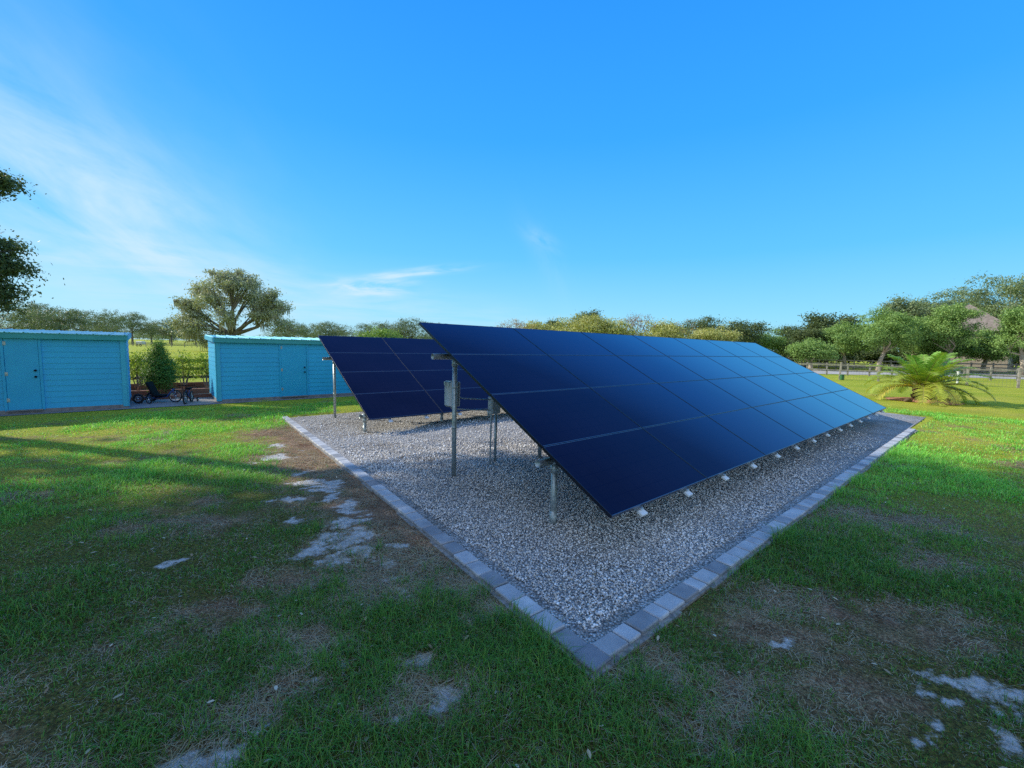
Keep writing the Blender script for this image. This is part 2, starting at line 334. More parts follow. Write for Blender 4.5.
def vdot(v):
    d = N(_W, 'ShaderNodeVectorMath', operation='DOT_PRODUCT'); L(_W, DIR, d.inputs[0]); d.inputs[1].default_value = v; return d.outputs['Value']
def ma(op, a, b=None, c=None):
    n = N(_W, 'ShaderNodeMath', operation=op)
    for i, q in enumerate((a, b, c)):
        if q is None: continue
        if isinstance(q, (int, float)): n.inputs[i].default_value = q
        else: L(_W, q, n.inputs[i])
    return n.outputs[0]
cloud = None
# each wisp: bearing, half width, half height, slope, density, streak stretch, seed
def wisp(px, py, wx, wy, slope, dens, sx, sy, seed, warp=.5):
    global cloud
    f = ray(px, py).normalized(); r = f.cross(Vector((0,0,1))).normalized(); u = r.cross(f)
    r2 = r*math.cos(slope)+u*math.sin(slope); u2 = u*math.cos(slope)-r*math.sin(slope)
    df = ma('MAXIMUM', vdot(f), .05); a = ma('DIVIDE', vdot(r2), df); b = ma('DIVIDE', vdot(u2), df)
    cx = N(_W, 'ShaderNodeCombineXYZ'); L(_W, ma('MULTIPLY', a, sx), cx.inputs[0]); L(_W, ma('MULTIPLY', b, sy), cx.inputs[1]); cx.inputs[2].default_value = seed
    no = N(_W, 'ShaderNodeTexNoise', Scale=1.0, Detail=9, Roughness=.6, Distortion=warp); L(_W, cx.outputs[0], no.inputs['Vector'])
    no2 = N(_W, 'ShaderNodeTexNoise', Scale=.35, Detail=4); L(_W, cx.outputs[0], no2.inputs['Vector'])
    bb = ma('ADD', b, ma('MULTIPLY', ma('SUBTRACT', no2.outputs['Fac'], .5), wy*2.2/FPX))
    ea = ma('POWER', ma('ABSOLUTE', ma('DIVIDE', a, wx/FPX)), 2.0); eb = ma('POWER', ma('ABSOLUTE', ma('DIVIDE', bb, wy/FPX)), 2.0)
    g = ma('EXPONENT', ma('MULTIPLY', ma('ADD', ea, eb), -1.0)); g = ma('MULTIPLY', g, ma('GREATER_THAN', vdot(f), .1))
    t = ma('MULTIPLY', g, ma('MULTIPLY', ma('MAXIMUM', ma('SUBTRACT', no.outputs['Fac'], .36), 0.0), 3.4)); t = ma('MULTIPLY', t, dens)
    cloud = t if cloud is None else ma('ADD', cloud, t)
wisp(60, 185, 130, 42, rad(-24), .75, 3.2, 8, 1)
wisp(10, 120, 150, 70, rad(-30), .30, 2.5, 6, 9)
wisp(140, 262, 120, 17, rad(-2), .62, 4, 24, 3)
wisp(372, 288, 36, 7, rad(3), 1.3, 9, 42, 5)
wisp(412, 273, 44, 3.2, rad(9), 1.2, 7, 60, 6)
wisp(330, 306, 190, 13, rad(0), .50, 4, 34, 7)
wisp(541, 240, 16, 8, rad(-30), .28, 12, 30, 8)
wisp(545, 262, 40, 12, rad(-60), .12, 7, 20, 2)
# a pale band just above the horizon, all the way round
zz = N(_W, 'ShaderNodeSeparateXYZ'); L(_W, DIR, zz.inputs[0])
haze = ma('MULTIPLY', ma('EXPONENT', ma('MULTIPLY', ma('ABSOLUTE', zz.outputs[2]), -9.0)), .30)
sunside = ma('MAXIMUM', vdot(tuple(Vector((-1, .5, 0)).normalized())), 0.0)
cloud = ma('ADD', cloud, ma('MULTIPLY', haze, ma('ADD', .45, sunside)))
cl = ma('MINIMUM', cloud, .92)
# invented broken cloud behind the photographer, out of view, added to lift the shaded foreground
bn = N(_W, 'ShaderNodeTexNoise', Scale=2.2, Detail=6); L(_W, DIR, bn.inputs['Vector'])
back = ma('MULTIPLY', ma('MINIMUM', ma('MAXIMUM', ma('MULTIPLY_ADD', vdot((0, -1, 0)), 3.0, .1), 0.0), 1.0), ma('MINIMUM', ma('MAXIMUM', ma('MULTIPLY_ADD', bn.outputs['Fac'], 5.0, -1.8), .15), 1.0))
mixc = N(_W, 'ShaderNodeMixRGB'); L(_W, cl, mixc.inputs[0]); L(_W, base_sky.outputs[0], mixc.inputs[1]); mixc.inputs[2].default_value = (5.2, 7.1, 8.4, 1)
mb2 = N(_W, 'ShaderNodeMixRGB'); L(_W, back, mb2.inputs[0]); L(_W, mixc.outputs[0], mb2.inputs[1]); mb2.inputs[2].default_value = (5.6, 6.6, 8.0, 1)
nt.links.new(mb2.outputs[0], bg.inputs[0])

# ------------------------------------------------------------------ plan of the gravel bed
CORN = at(590, 650); CORN.z = 0; DLEFT = (at(288, 418)-CORN); DLEFT.z = 0; LLEN = DLEFT.length; DLEFT.normalize()
RLEN = 15.4
pA = CORN.copy(); pB = CORN+AX*RLEN; pD = CORN+DLEFT*LLEN; pC = pD+AX*(RLEN+1.2)
bed = np.array([(p.x, p.y) for p in (pA, pB, pC, pD)])
def bed_dist(x, y):
    """signed distance to the bed outline (positive inside)"""
    d = np.full(np.shape(x), 1e9)
    for i in range(4):
        a = bed[i]; b = bed[(i+1) % 4]; e = (b-a)/np.linalg.norm(b-a)
        d = np.minimum(d, e[0]*(y-a[1])-e[1]*(x-a[0]))
    return d

# ------------------------------------------------------------------ lawn masks
spots_sand = [(272,452,.22,.16),(288,455,.2,.1),(318,488,.25,.16),(345,521,.17,.14),(322,498,.16,.1),(325,545,.16,.14),(300,470,.12,.07),(365,530,.14,.08),(338,470,.12,.07),(400,600,.10,.05),(410,548,.12,.06),(285,500,.10,.06),(352,540,.18,.12),(374,552,.15,.1),(343,560,.14,.1),
  (392,580,.09,.07),(368,712,.09,.05),(441,690,.09,.09),(418,663,.05,.05),(236,742,.16,.10),(216,760,.14,.08),(292,690,.03,.04),(297,672,.02,.03),(182,557,.12,.06),
  (940,688,.16,.06),(985,690,.20,.06),(1012,742,.16,.06),(955,715,.12,.05),(800,648,.1,.05),(1018,700,.14,.07),(430,708,.05,.06),(330,672,.02,.02),(905,735,.08,.03),
  (360,505,.14,.1),(300,520,.1,.06),(425,565,.08,.05),(255,462,.1,.05)]
spots_soil = [(880,520,.7,.35),(905,625,.35,.2),(790,640,.35,.22),(800,600,.35,.15),(740,700,.25,.15),(840,660,.3,.15),(380,470,.5,.4),(420,545,.4,.3),(450,585,.35,.2),(500,610,.2,.12),
  (230,610,.25,.12),(300,640,.2,.1),(260,700,.25,.12),(960,640,.3,.12),(300,460,.5,.3),(770,440,.6,.2),(355,440,.4,.3),(420,690,.2,.12),(880,700,.25,.1),(930,560,.3,.15),(190,520,.5,.2),(690,720,.12,.08)]
_r = random.Random(5); _t = []
for px, py, rx, ry in spots_sand:
    for _ in range(1 if rx < .06 else 4):
        f_ = 1 if rx < .06 else _r.uniform(.35, .68)
        _t.append((px+_r.uniform(-60, 60)*rx*(f_ < 1), py+_r.uniform(-45, 45)*ry*(f_ < 1), rx*f_, ry*f_))
spots_sand = _t
def masks(x, y):
    wx = x+(fbm(x*3.1, y*3.1, 5)-.5)*.5; wy = y+(fbm(x*3.1, y*3.1, 9)-.5)*.5
    sand = np.zeros(np.shape(x)); soil = np.zeros(np.shape(x))
    for lst, out in ((spots_sand, 'a'), (spots_soil, 'b')):
        for px, py, rx, ry in lst:
            c = at(px, py); e = ((wx-c.x)/(rx*1.15))**2+((wy-c.y)/(ry*1.25))**2
            v = np.exp(-e)
            if out == 'a': sand = np.maximum(sand, v)
            else: soil = np.maximum(soil, v*.95)
    bd = bed_dist(x, y)
    # worn strip outside the left edging
    s_al = (x-CORN.x)*DLEFT.x+(y-CORN.y)*DLEFT.y
    wl = -((x-CORN.x)*DLEFT.y-(y-CORN.y)*DLEFT.x)*-1
    wl = (CORN.x+s_al*DLEFT.x-x)*(DLEFT.y)+(y-CORN.y-s_al*DLEFT.y)*(DLEFT.x)   # metres left of the edging line
    wl = np.abs((x-CORN.x)*DLEFT.y-(y-CORN.y)*DLEFT.x)
    strip = np.where(bd < 0, sstep(1.35, .35, wl+(fbm(x*2, y*2, 31)-.5)*.9), 0)*sstep(.9, 1.5, s_al)*sstep(9.5, 8.0, s_al)
    soil = np.maximum(soil, strip*1.15)
    n = fbm(x*1.3, y*1.3, 3); soil = np.maximum(soil, sstep(.60, .78, n)*.55)
    n2 = fbm(x*7, y*7, 13)
    soil = np.clip(soil+((n2-.5)*1.0+(fbm(x*17, y*17, 29, 3)-.5)*.8)*(soil > .08), 0, 1)
    n3 = fbm(x*24, y*24, 19, 3); sand = np.clip(sand+((n2-.5)*.6+(n3-.5)*.9)*(sand > .05)+.03, 0, 1)
    lush = fbm(x*.9+4, y*.9, 21)
    return sand, soil, lush
# ground sheet
def axis(lo, hi, step, far):
    a = list(np.arange(lo, hi+1e-6, step)); s = step; q = hi
    while q < far: s *= 1.25; q += s; a.append(q)
    s = step; q = lo; pre = []
    while q > -far: s *= 1.25; q -= s; pre.append(q)
    return np.array(pre[::-1]+a)
gx = axis(-9, 11, .05, 2500); gy = axis(.5, 10.5, .05, 2500)
X, Y = np.meshgrid(gx, gy); sand, soil, lush = masks(X, Y)
near = np.exp(-np.maximum(np.hypot(X, Y)-14, 0)/6)
sand *= near; soil *= near
bd = bed_dist(X, Y)
Z = gz(X, Y)+(fbm(X*1.6, Y*1.6, 41)-.5)*.05*sstep(.0, -.6, bd)*near - .05*sstep(-.02, .12, bd)
nx_, ny_ = len(gx), len(gy); idx = np.arange(nx_*ny_).reshape(ny_, nx_)
F = np.stack([idx[:-1, :-1], idx[:-1, 1:], idx[1:, 1:], idx[1:, :-1]], -1).reshape(-1, 4)
V = np.stack([X, Y, Z], -1).reshape(-1, 3)
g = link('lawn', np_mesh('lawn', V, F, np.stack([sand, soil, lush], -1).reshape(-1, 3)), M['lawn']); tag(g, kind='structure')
g.data.polygons.foreach_set('use_smooth', [True]*len(g.data.polygons))
# gravel bed sheet
nU, nV = 60, 44; vs = []
for j in range(nV+1):
    for i in range(nU+1):
        a = pA.lerp(pB, i/nU); b = pD.lerp(pC, i/nU); p = a.lerp(b, j/nV)
        vs.append((p.x, p.y, float(gz(p.x, p.y))+.006+.018*(float(fbm(np.array([p.x*.8]), np.array([p.y*.8]), 3)[0])-.5)))
fs = [(j*(nU+1)+i, j*(nU+1)+i+1, (j+1)*(nU+1)+i+1, (j+1)*(nU+1)+i) for j in range(nV) for i in range(nU)]
tag(MB().add(vs, fs).build('gravel_bed', M['gravel'], smooth=True), kind='structure')

# ------------------------------------------------------------------ pebbles (stuff)
ICO_V = []; ph_ = (1+5**.5)/2
for a, b in ((-1, ph_), (1, ph_), (-1, -ph_), (1, -ph_)): ICO_V.append((a, b, 0))
for a, b in ((-1, ph_), (1, ph_), (-1, -ph_), (1, -ph_)): ICO_V.append((0, a, b))
for a, b in ((ph_, -1), (ph_, 1), (-ph_, -1), (-ph_, 1)): ICO_V.append((a, 0, b))
ICO_V = np.array(ICO_V)/np.hypot(1, ph_)
ICO_F = np.array([(0,11,5),(0,5,1),(0,1,7),(0,7,10),(0,10,11),(1,5,9),(5,11,4),(11,10,2),(10,7,6),(7,1,8),(3,9,4),(3,4,2),(3,2,6),(3,6,8),(3,8,9),(4,9,5),(2,4,11),(6,2,10),(8,6,7),(9,8,1)])
def scatter(x0, x1, y0, y1, density):
    n = int((x1-x0)*(y1-y0)*density); return RNG.uniform(x0, x1, n), RNG.uniform(y0, y1, n)
px_, py_ = scatter(-5.5, 8, 2, 12, 5200)
d_ = np.hypot(px_, py_); keep = (bed_dist(px_, py_) > .1) & (RNG.random(len(px_)) < np.clip(1.35-d_/7.0, .10, 1))
# only where the camera side can see: under the near array's far half is left to the sheet
px_, py_ = px_[keep], py_[keep]; n = len(px_)
sz = RNG.gamma(3.6, .0022, n).clip(.0035, .014)*.88*(1+.35*(RNG.random(n) > .93))*np.clip(np.hypot(px_, py_)/5, 1, 1.35)
R_ = RNG.normal(size=(n, 3, 3)); R_, _ = np.linalg.qr(R_)
V = ICO_V[None]*RNG.uniform(.55, 1.25, (n, 12, 1))*np.stack([np.ones(n), RNG.uniform(.6, 1, n), RNG.uniform(.5, .85, n)], -1)[:, None, :]
V = np.einsum('nij,nkj->nki', R_, V)*sz[:, None, None]
V += np.stack([px_, py_, gz(px_, py_)+.008+sz*.5+RNG.uniform(0, .008, n)], -1)[:, None, :]
F = (ICO_F[None]+12*np.arange(n)[:, None, None]).reshape(-1, 3)
patch = fbm(px_*1.2, py_*1.2, 77); tn = np.clip(RNG.beta(1.6, 1.9, n), 0, 1)
c = np.stack([tn, 1.22+.7*(patch-.42)], -1)
tag(link('gravel_stones', np_mesh('gravel_stones', V.reshape(-1, 3), F, np.repeat(c, 12, 0)), M['pebble']),
    'loose grey crushed stone gravel spread under the solar arrays', 'gravel', kind='stuff')

# ------------------------------------------------------------------ grass (stuff)
def grass(name, x, y, h, w, lean, tone, bright, label):
    n = len(x); a = RNG.uniform(0, 2*np.pi, n); ca, sa = np.cos(a), np.sin(a); b = a+RNG.uniform(-.7, .7, n)+np.pi/2
    z = gz(x, y)+(fbm(x*1.6, y*1.6, 41)-.5)*.05-.004
    base = np.stack([x, y, z], -1); wd = np.stack([ca, sa, 0*x], -1)*(w/2)[:, None]; ln = np.stack([np.cos(b), np.sin(b), 0*x], -1)*(lean*h)[:, None]
    up = np.stack([0*x, 0*x, h], -1)
    mid = base+ln*.35+up*.6; tip = base+ln+up*np.clip(1-lean*.35, .35, 1)[:, None]
    V = np.stack([base-wd, base+wd, mid+wd*.8, mid-wd*.8, tip+wd*.12, tip-wd*.12], 1)
    o = 6*np.arange(n)[:, None]; F = np.concatenate([o+np.array([[0, 1, 2, 3]]), o+np.array([[3, 2, 4, 5]])], 0)
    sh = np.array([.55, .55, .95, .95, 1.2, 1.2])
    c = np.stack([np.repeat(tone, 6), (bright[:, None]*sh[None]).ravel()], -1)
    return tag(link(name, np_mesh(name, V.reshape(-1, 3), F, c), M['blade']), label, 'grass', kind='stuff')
def lawn_zone(r0, r1, dens, hmul, wmul, box):
    x, y = scatter(*box, dens); r = np.hypot(x, y); k = (r >= r0) & (r < r1) & (bed_dist(x, y) < -.17)
    # keep what lies ahead of the camera, with a margin for a step to the side
    k &= (np.abs(x) < 1.45*y+2.2)
    # off the sheds, the patio and the beds
    u = (x+9.9)*AX.x+(y-10.8)*AX.y; v = -((x+9.9)*NX.x+(y-10.8)*NX.y)
    k &= ~((v > -.15) & (v < 8) & (u > -14) & (u < 18))
    x, y = x[k], y[k]; sand, soil, lush = masks(x, y)
    p = np.clip(1.0-sand*1.5, .2, 1)*np.clip(1.05-soil*.62, .35, 1)*(.60+.6*sstep(.3, .6, lush))
    k = RNG.random(len(x)) < p; x, y, lush, soil = x[k], y[k], lush[k], soil[k]
    n = len(x); r = np.hypot(x, y)
    edge = np.exp(-np.maximum(-bed_dist(x, y)-.2, 0)/.22)*sstep(.38, .55, fbm(x*1.7, y*1.7, 91))
    edge = np.where(soil > .5, 0, edge)
    clump = fbm(x*5, y*5, 55)
    h = (RNG.uniform(.018, .055, n)*(.55+1.2*sstep(.35, .7, lush)+1.5*(clump-.42))+edge*.065)*hmul
    w = RNG.uniform(.0025, .0048, n)*wmul
    dead = RNG.random(n) < (.16+1.0*soil+.34*sstep(.55, .35, lush))
    dead |= (masks(x, y)[0] > .35) & (RNG.random(n) < .8)
    tone = np.where(dead, RNG.uniform(0, .2, n), np.clip(RNG.normal(.62, .17, n)+.25*(lush-.5), .28, 1))
    lean = np.where(dead, RNG.uniform(2.2, 5.5, n), RNG.uniform(.25, 1.1, n)); h = np.maximum(np.where(dead, h*.38, h), .006)
    return x, y, h, w, lean, tone, RNG.uniform(.75, 1.2, n)*(.8+.45*clump)*np.where(dead, 1.1, .92+1.45*sstep(4.2, 9, r))  # foreground shade and sunlit grass beyond are painted into blade brightness by distance
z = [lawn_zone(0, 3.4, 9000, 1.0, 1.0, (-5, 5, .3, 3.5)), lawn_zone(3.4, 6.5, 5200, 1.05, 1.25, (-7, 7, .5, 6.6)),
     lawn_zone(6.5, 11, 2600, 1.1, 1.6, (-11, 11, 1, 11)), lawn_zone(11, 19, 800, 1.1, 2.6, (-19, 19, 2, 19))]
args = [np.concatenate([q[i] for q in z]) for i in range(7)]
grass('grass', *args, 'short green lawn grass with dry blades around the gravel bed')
# fallen leaves
x, y = scatter(-5, 7, .8, 9, 26); k = ((bed_dist(x, y) < -.2) & (RNG.random(len(x)) < .3)) | ((bed_dist(x, y) > .1) & (RNG.random(len(x)) < 1.3*sstep(.45, .75, fbm(x*1.4, y*1.4, 63)))); x, y = x[k], y[k]; n = len(x)
lv = np.array([(-1, 0, 0), (-.45, .38, .1), (.35, .4, .12), (1, 0, 0), (.35, -.4, .1), (-.45, -.38, .12)])
a = RNG.uniform(0, 6.28, n); s_ = RNG.uniform(.010, .022, n); ca, sa = np.cos(a), np.sin(a)
Vv = np.zeros((n, 6, 3)); Vv[:, :, 0] = (lv[:, 0]*ca[:, None]-lv[:, 1]*sa[:, None])*s_[:, None]; Vv[:, :, 1] = (lv[:, 0]*sa[:, None]+lv[:, 1]*ca[:, None])*s_[:, None]
Vv[:, :, 2] = lv[:, 2]*s_[:, None]+RNG.uniform(-.4, .4, n)[:, None]*lv[:, 0]*s_[:, None]
Vv += np.stack([x, y, gz(x, y)+.03], -1)[:, None]
tag(link('fallen_leaves', np_mesh('fallen_leaves', Vv.reshape(-1, 3), (6*np.arange(n)[:, None]+np.arange(6)[None]), np.repeat(np.stack([RNG.random(n), np.ones(n)], -1), 6, 0)), M['litter']),
    'small dry tan leaves fallen on the shaded grass and gravel', 'leaves', kind='stuff')

# ------------------------------------------------------------------ paver edging
ORD = 'first second third fourth fifth sixth seventh eighth ninth tenth eleventh twelfth thirteenth fourteenth fifteenth sixteenth seventeenth eighteenth nineteenth'.split()
TENS = ['twentieth', 'thirtieth', 'fortieth', 'fiftieth', 'sixtieth', 'seventieth', 'eightieth', 'ninetieth']; TW = ['twenty', 'thirty', 'forty', 'fifty', 'sixty', 'seventy', 'eighty', 'ninety']
def ordinal(k):
    if k < 20: return ORD[k-1]
    return TENS[k//10-2] if k % 10 == 0 else TW[k//10-2]+'-'+ORD[k % 10-1]
paver_me = {}
def paver_mesh(w, d):
    key = (round(w, 2), d)
    if key not in paver_me:
        paver_me[key] = MB().box((0, 0, 0), (w, d, .062), bev=.007).mesh('paver'); paver_me[key].materials.append(M['paver'])
    return paver_me[key]
shades = [('dark grey', (.29,.30,.32,1)), ('mid grey', (.38,.39,.41,1)), ('pale grey', (.48,.49,.51,1)), ('light grey', (.56,.57,.59,1))]
def lay(start, direc, length, side, words, skip, sizes):
    """pavers along a line; side = unit vector outwards"""
    s = skip; k = 1; ang = math.atan2(direc.y, direc.x); last = -1
    while s < length:
        w = random.choice(sizes)
        sh = random.choice([i for i in (0, 1, 2, 2, 3, 3, 3) if i != last or i > 1]); last = sh
        p = start+direc*(s+w/2)+side*.0675
        o = bpy.data.objects.new('paver', paver_mesh(w-.008, .135)); COL.objects.link(o)
        o.location = (p.x, p.y, float(gz(p.x, p.y))+.008+random.uniform(-.004, .004)); o.rotation_euler = (random.uniform(-.015, .015), random.uniform(-.015, .015), ang+random.uniform(-.012, .012))
        o.color = shades[sh][1]
        tag(o, '%s paver, %s from the corner paver along the %s' % (shades[sh][0], ordinal(k), words), 'paver', 'concrete pavers edging the gravel bed')
        s += w+.004; k += 1
OUTR = NX.copy(); OUTL = Vector((-DLEFT.y, DLEFT.x, 0))
if OUTL.x > 0: OUTL = -OUTL
lay(pA, AX, 12.0, OUTR, 'right edge of the gravel', 0.0, (.13, .2, .2, .2))
lay(pA, DLEFT, LLEN, OUTL, 'left edge of the gravel', 0.0, (.2, .2, .21))
o = bpy.data.objects.new('paver', paver_mesh(.16, .16)); COL.objects.link(o)
pc = pA+OUTR*.075+OUTL*.075; o.location = (pc.x, pc.y, .012); o.rotation_euler = (0, 0, YAW+.02); o.color = (.24,.25,.28,1)
tag(o, 'dark square corner paver where the two edging rows meet nearest the camera', 'paver', 'concrete pavers edging the gravel bed')
mb = MB()
for st, di, ln, sd in ((pA, AX, 12.0, OUTR), (pA, DLEFT, LLEN, OUTL)):
    q = st+di*(ln/2-.1); Mx = Matrix.Translation((q.x, q.y, 0)) @ Matrix.Rotation(math.atan2(di.y, di.x), 4, 'Z')
    n_ = 26
    for i in range(n_):
        c0 = st+di*(-.18+(ln+.18)*i/n_); c1 = st+di*(-.18+(ln+.18)*(i+1)/n_)
        w0 = .15+.03*random.random(); pts = [c0+sd*.01, c1+sd*.01, c1+sd*w0, c0+sd*w0]
        top = [(p.x, p.y, float(gz(p.x, p.y))+.014+(.004 if di is AX else 0)) for p in pts]; bot = [(p.x, p.y, float(gz(p.x, p.y))-.06) for p in pts]
        mb.add(top+bot, [(0, 1, 2, 3), (3, 2, 6, 7), (0, 4, 5, 1), (1, 5, 6, 2), (0, 3, 7, 4)])
tag(mb.build('edging_mortar', M['mortar']), kind='structure')

# ------------------------------------------------------------------ solar arrays
SD = NX*math.cos(TILT)+Vector((0, 0, -math.sin(TILT)))       # down the slope
NN = AX.cross(SD)*-1
if NN.z < 0: NN = -NN
TW_, TH_ = PW-.006, PH-.010
def panel_meshes():
    g = MB().add([(-TW_/2+.008, -TH_/2+.008, 0), (TW_/2-.008, -TH_/2+.008, 0), (TW_/2-.008, TH_/2-.008, 0), (-TW_/2+.008, TH_/2-.008, 0)], [(0, 1, 2, 3)]).mesh('panel'); g.materials.append(M['cells'])
    f = MB()
    for sx_ in (-1, 1): f.box((sx_*(TW_/2-.004), 0, -.0145), (.008, TH_, .035), bev=.0012)
    for sy_ in (-1, 1): f.box((0, sy_*(TH_/2-.004), -.0145), (TW_-.016, .008, .0346), bev=.0012)
    f = f.mesh('frame'); f.materials.append(M['frame_dark']); f.materials.append(M['frame']); hf = len(f.polygons)//2
    for q_ in f.polygons: q_.material_index = 0 if q_.index < hf else 1
    b = MB().add([(-TW_/2+.008, -TH_/2+.008, -.006), (TW_/2-.008, -TH_/2+.008, -.006), (TW_/2-.008, TH_/2-.008, -.006), (-TW_/2+.008, TH_/2-.008, -.006)], [(3, 2, 1, 0)]).mesh('backsheet'); b.materials.append(M['backsheet'])
    return g, f, b
PM = panel_meshes()
rail_me = MB().box((0, 0, 0), (.04, 4*PH+.03, .06), bev=.003).mesh('rail'); rail_me.materials.append(M['rail'])
cap_me = MB().box((0, -(4*PH+.03)/2-.018, -.004), (.088, .06, .026), bev=.003).mesh('end_cap'); cap_me.materials.append(M['cap'])
clamp_me = MB().box((0, 0, 0), (.05, .05, .012), bev=.002).mesh('clamp'); clamp_me.materials.append(M['frame'])
def array(TL, ncol, name_label, back_posts, front_posts, sB, sF):
    """TL = top left corner of the glass plane; sB / sF = plan distance of the two pipes behind the lower edge"""
    BL = TL+SD*(4*PH)
    root = thing('solar_array', (BL.x, BL.y, float(gz(BL.x, BL.y))), YAW, name_label, 'solar array', 'ground-mounted solar arrays')
    inv = (Matrix.Translation(root.location) @ Matrix.Rotation(YAW, 4, 'Z')).inverted()
    Rm = Matrix((AX, -SD, NN)).transposed().to_4x4()       # local x along, y up the slope, z normal
    def put(o, p, k=Rm): o.parent = root; o.matrix_local = inv @ Matrix.Translation(p) @ k
    for j in range(4):
        for i in range(ncol):
            p = TL+AX*(PW*(i+.5))+SD*(PH*(j+.5))
            o = link('solar_panel', PM[0], None); put(o, p)
            for nm, me in (('frame', PM[1]), ('backsheet', PM[2])):
                c_ = bpy.data.objects.new(nm, me); COL.objects.link(c_); c_.parent = o
    for i in range(ncol):
        for f in (.27, .76):
            p = TL+AX*(PW*(i+f))+SD*(2*PH)-NN*.070
            o = link('rail', rail_me, None); put(o, p); c_ = bpy.data.objects.new('end_cap', cap_me); COL.objects.link(c_); c_.parent = o
    for i in range(ncol):
        for f in (.27, .76):
            c_ = link('clamp', clamp_me, None); put(c_, TL+AX*(PW*(i+f))-SD*.012-NN*.018)
    sl = math.tan(TILT); pr = .038
    def under(s, t): q = BL-NX*s+AX*t; return Vector((q.x, q.y, BL.z+s*sl-.100/math.cos(TILT)-pr-.01))
    Wi = Matrix.Translation(root.location) @ Matrix.Rotation(YAW, 4, 'Z'); Wi = Wi.inverted()
    W_ = lambda v: Wi @ v
    for s, ts, t0 in ((sF, front_posts, -.06), (sB, back_posts, -.12)):
        a, b = under(s, t0), under(s, ncol*PW+.15); MBp = MB().tube([W_(a), W_(b)], pr, 20, cap=False)
        d = (W_(b)-W_(a)).normalized()
        MBp.tube([W_(a), W_(b)], pr-.004, 20, cap=False)     # the open bore
        n0 = 0
        ring_o = MBp.v[0:20]; bse = len(MBp.v)
        for k in range(20): MBp.f.append((k, (k+1) % 20, 40+(k+1) % 20, 40+k))
        MBp.build('crossbeam', M['galv'], root, True)
        for t in ts:
            q = under(s, t); g0 = float(gz(q.x, q.y)); base = Vector((q.x, q.y, g0-.05))
            po = MB().tube([W_(base), W_(Vector((q.x, q.y, q.z-.06)))], .032, 20).build('post', M['galv'], root, True)
            cm = MB().tube([W_(Vector((q.x, q.y, q.z-.13))), W_(Vector((q.x, q.y, q.z-.045)))], .041, 20)
            cm.tube([W_(q-AX*.055), W_(q+AX*.055)], .046, 20)
            cm.tube([W_(Vector((q.x, q.y, q.z-.09))+NX*.03), W_(Vector((q.x, q.y, q.z-.09))+NX*.06)], .009, 8)
            cm.build('pipe_fitting', M['galv'], po, True)
            if q.z > 1.0:
                for zz_ in (.42, .75): MB().tube([W_(Vector((q.x, q.y, g0+(q.z-g0)*zz_-.012))), W_(Vector((q.x, q.y, g0+(q.z-g0)*zz_+.012)))], .036, 16).build('clamp_band', M['galv'], po, True)
            else:
                MB().tube([W_(Vector((q.x, q.y, g0-.02))), W_(Vector((q.x, q.y, g0+.14)))], .037, 18).build('post_sleeve', M['galv'], po, True)
    return root, under
A1 = Vector((-1.3209, 5.9612, .3240+CAMH)); A2 = Vector((-5.0391, 10.9663, .1984+CAMH))
r1, under1 = array(A1, 7, 'large dark blue solar array nearest the camera, tilted on steel posts', (.22, 1.85, 5.0, 8.0, 11.0), (.18, 3.6, 7.0, 10.4), 2.76, .84)
r2, under2 = array(A2, 7, 'dark blue solar array standing behind, in front of the turquoise sheds', (.15, 2.0, 5.0, 8.0, 11.0), (.05, 1.9, 3.3, 7.0, 10.4), 2.55, .35)

# electrical boxes by the near array's rear posts
def rbox(name, p, rz, label, cat, w, d, h, lid=True):
    t = thing(name, p, rz, label, cat)
    MB().box((0, 0, h/2), (w, d, h), bev=.02).build('housing', M['box_grey'], t, True)
    MB().box((0, -d/2-.009, h/2), (w*.94, .018, h*.95), bev=.006).build('cover', M['box_grey'], t)
    MB().box((w*.36, -d/2-.024, h/2), (.02, .012, .06), bev=.003).build('latch', M['galv'], t)
    for sx_ in (-1, 1): MB().box((sx_*w*.25, d/2+.01, h*.9), (.03, .02, .05)).build('bracket', M['galv'], t)
    return t
q = under1(2.76, .22); bz = CAMH-(406-346)/FPX*5.9
bp1 = Vector((q.x, q.y, bz))-NX*.17+AX*.06
rbox('inverter', bp1, YAW+math.pi/2+.0, 'pale grey inverter box fixed behind the first rear post', 'inverter', .20, .13, .36)
MB_ = MB()
bpB = at(493, 463); topz = .93
t = thing('isolator_switch', (bpB.x, bpB.y, .0), YAW, 'small pale grey switch box on twin uprights under the near array', 'switch box')
MB().box((.0, 0, .90), (.17, .10, .26), bev=.008).build('housing', M['box_grey'], t)
MB().box((.0, -.056, .90), (.15, .012, .23), bev=.003).build('cover', M['box_grey'], t)
MB().tube([(.055, .02, -.05), (.055, .02, .80)], .022, 14).build('upright', M['galv'], t, True)
MB().tube([(-.055, .0, -.05), (-.055, 0, .5), (-.05, 0, .78)], .014, 12).build('upright', M['box_grey'], t, True)
cpt = lambda a, b, r=.011: MB().tube([a, b], r, 10)
for k, zc in enumerate((.86, 1.02)):
    a = Vector((bp1.x, bp1.y, zc+.06)); b = Vector((bpB.x, bpB.y, zc-.04))
    o = MB().tube([a, a.lerp(b, .3)+Vector((0, 0, -.01)), b], .011, 10).build('conduit', M['box_grey'], None, True)
    tag(o, ('lower' if k == 0 else 'upper')+' grey conduit running from the inverter box to the switch box', 'conduit', 'grey conduits between the boxes')

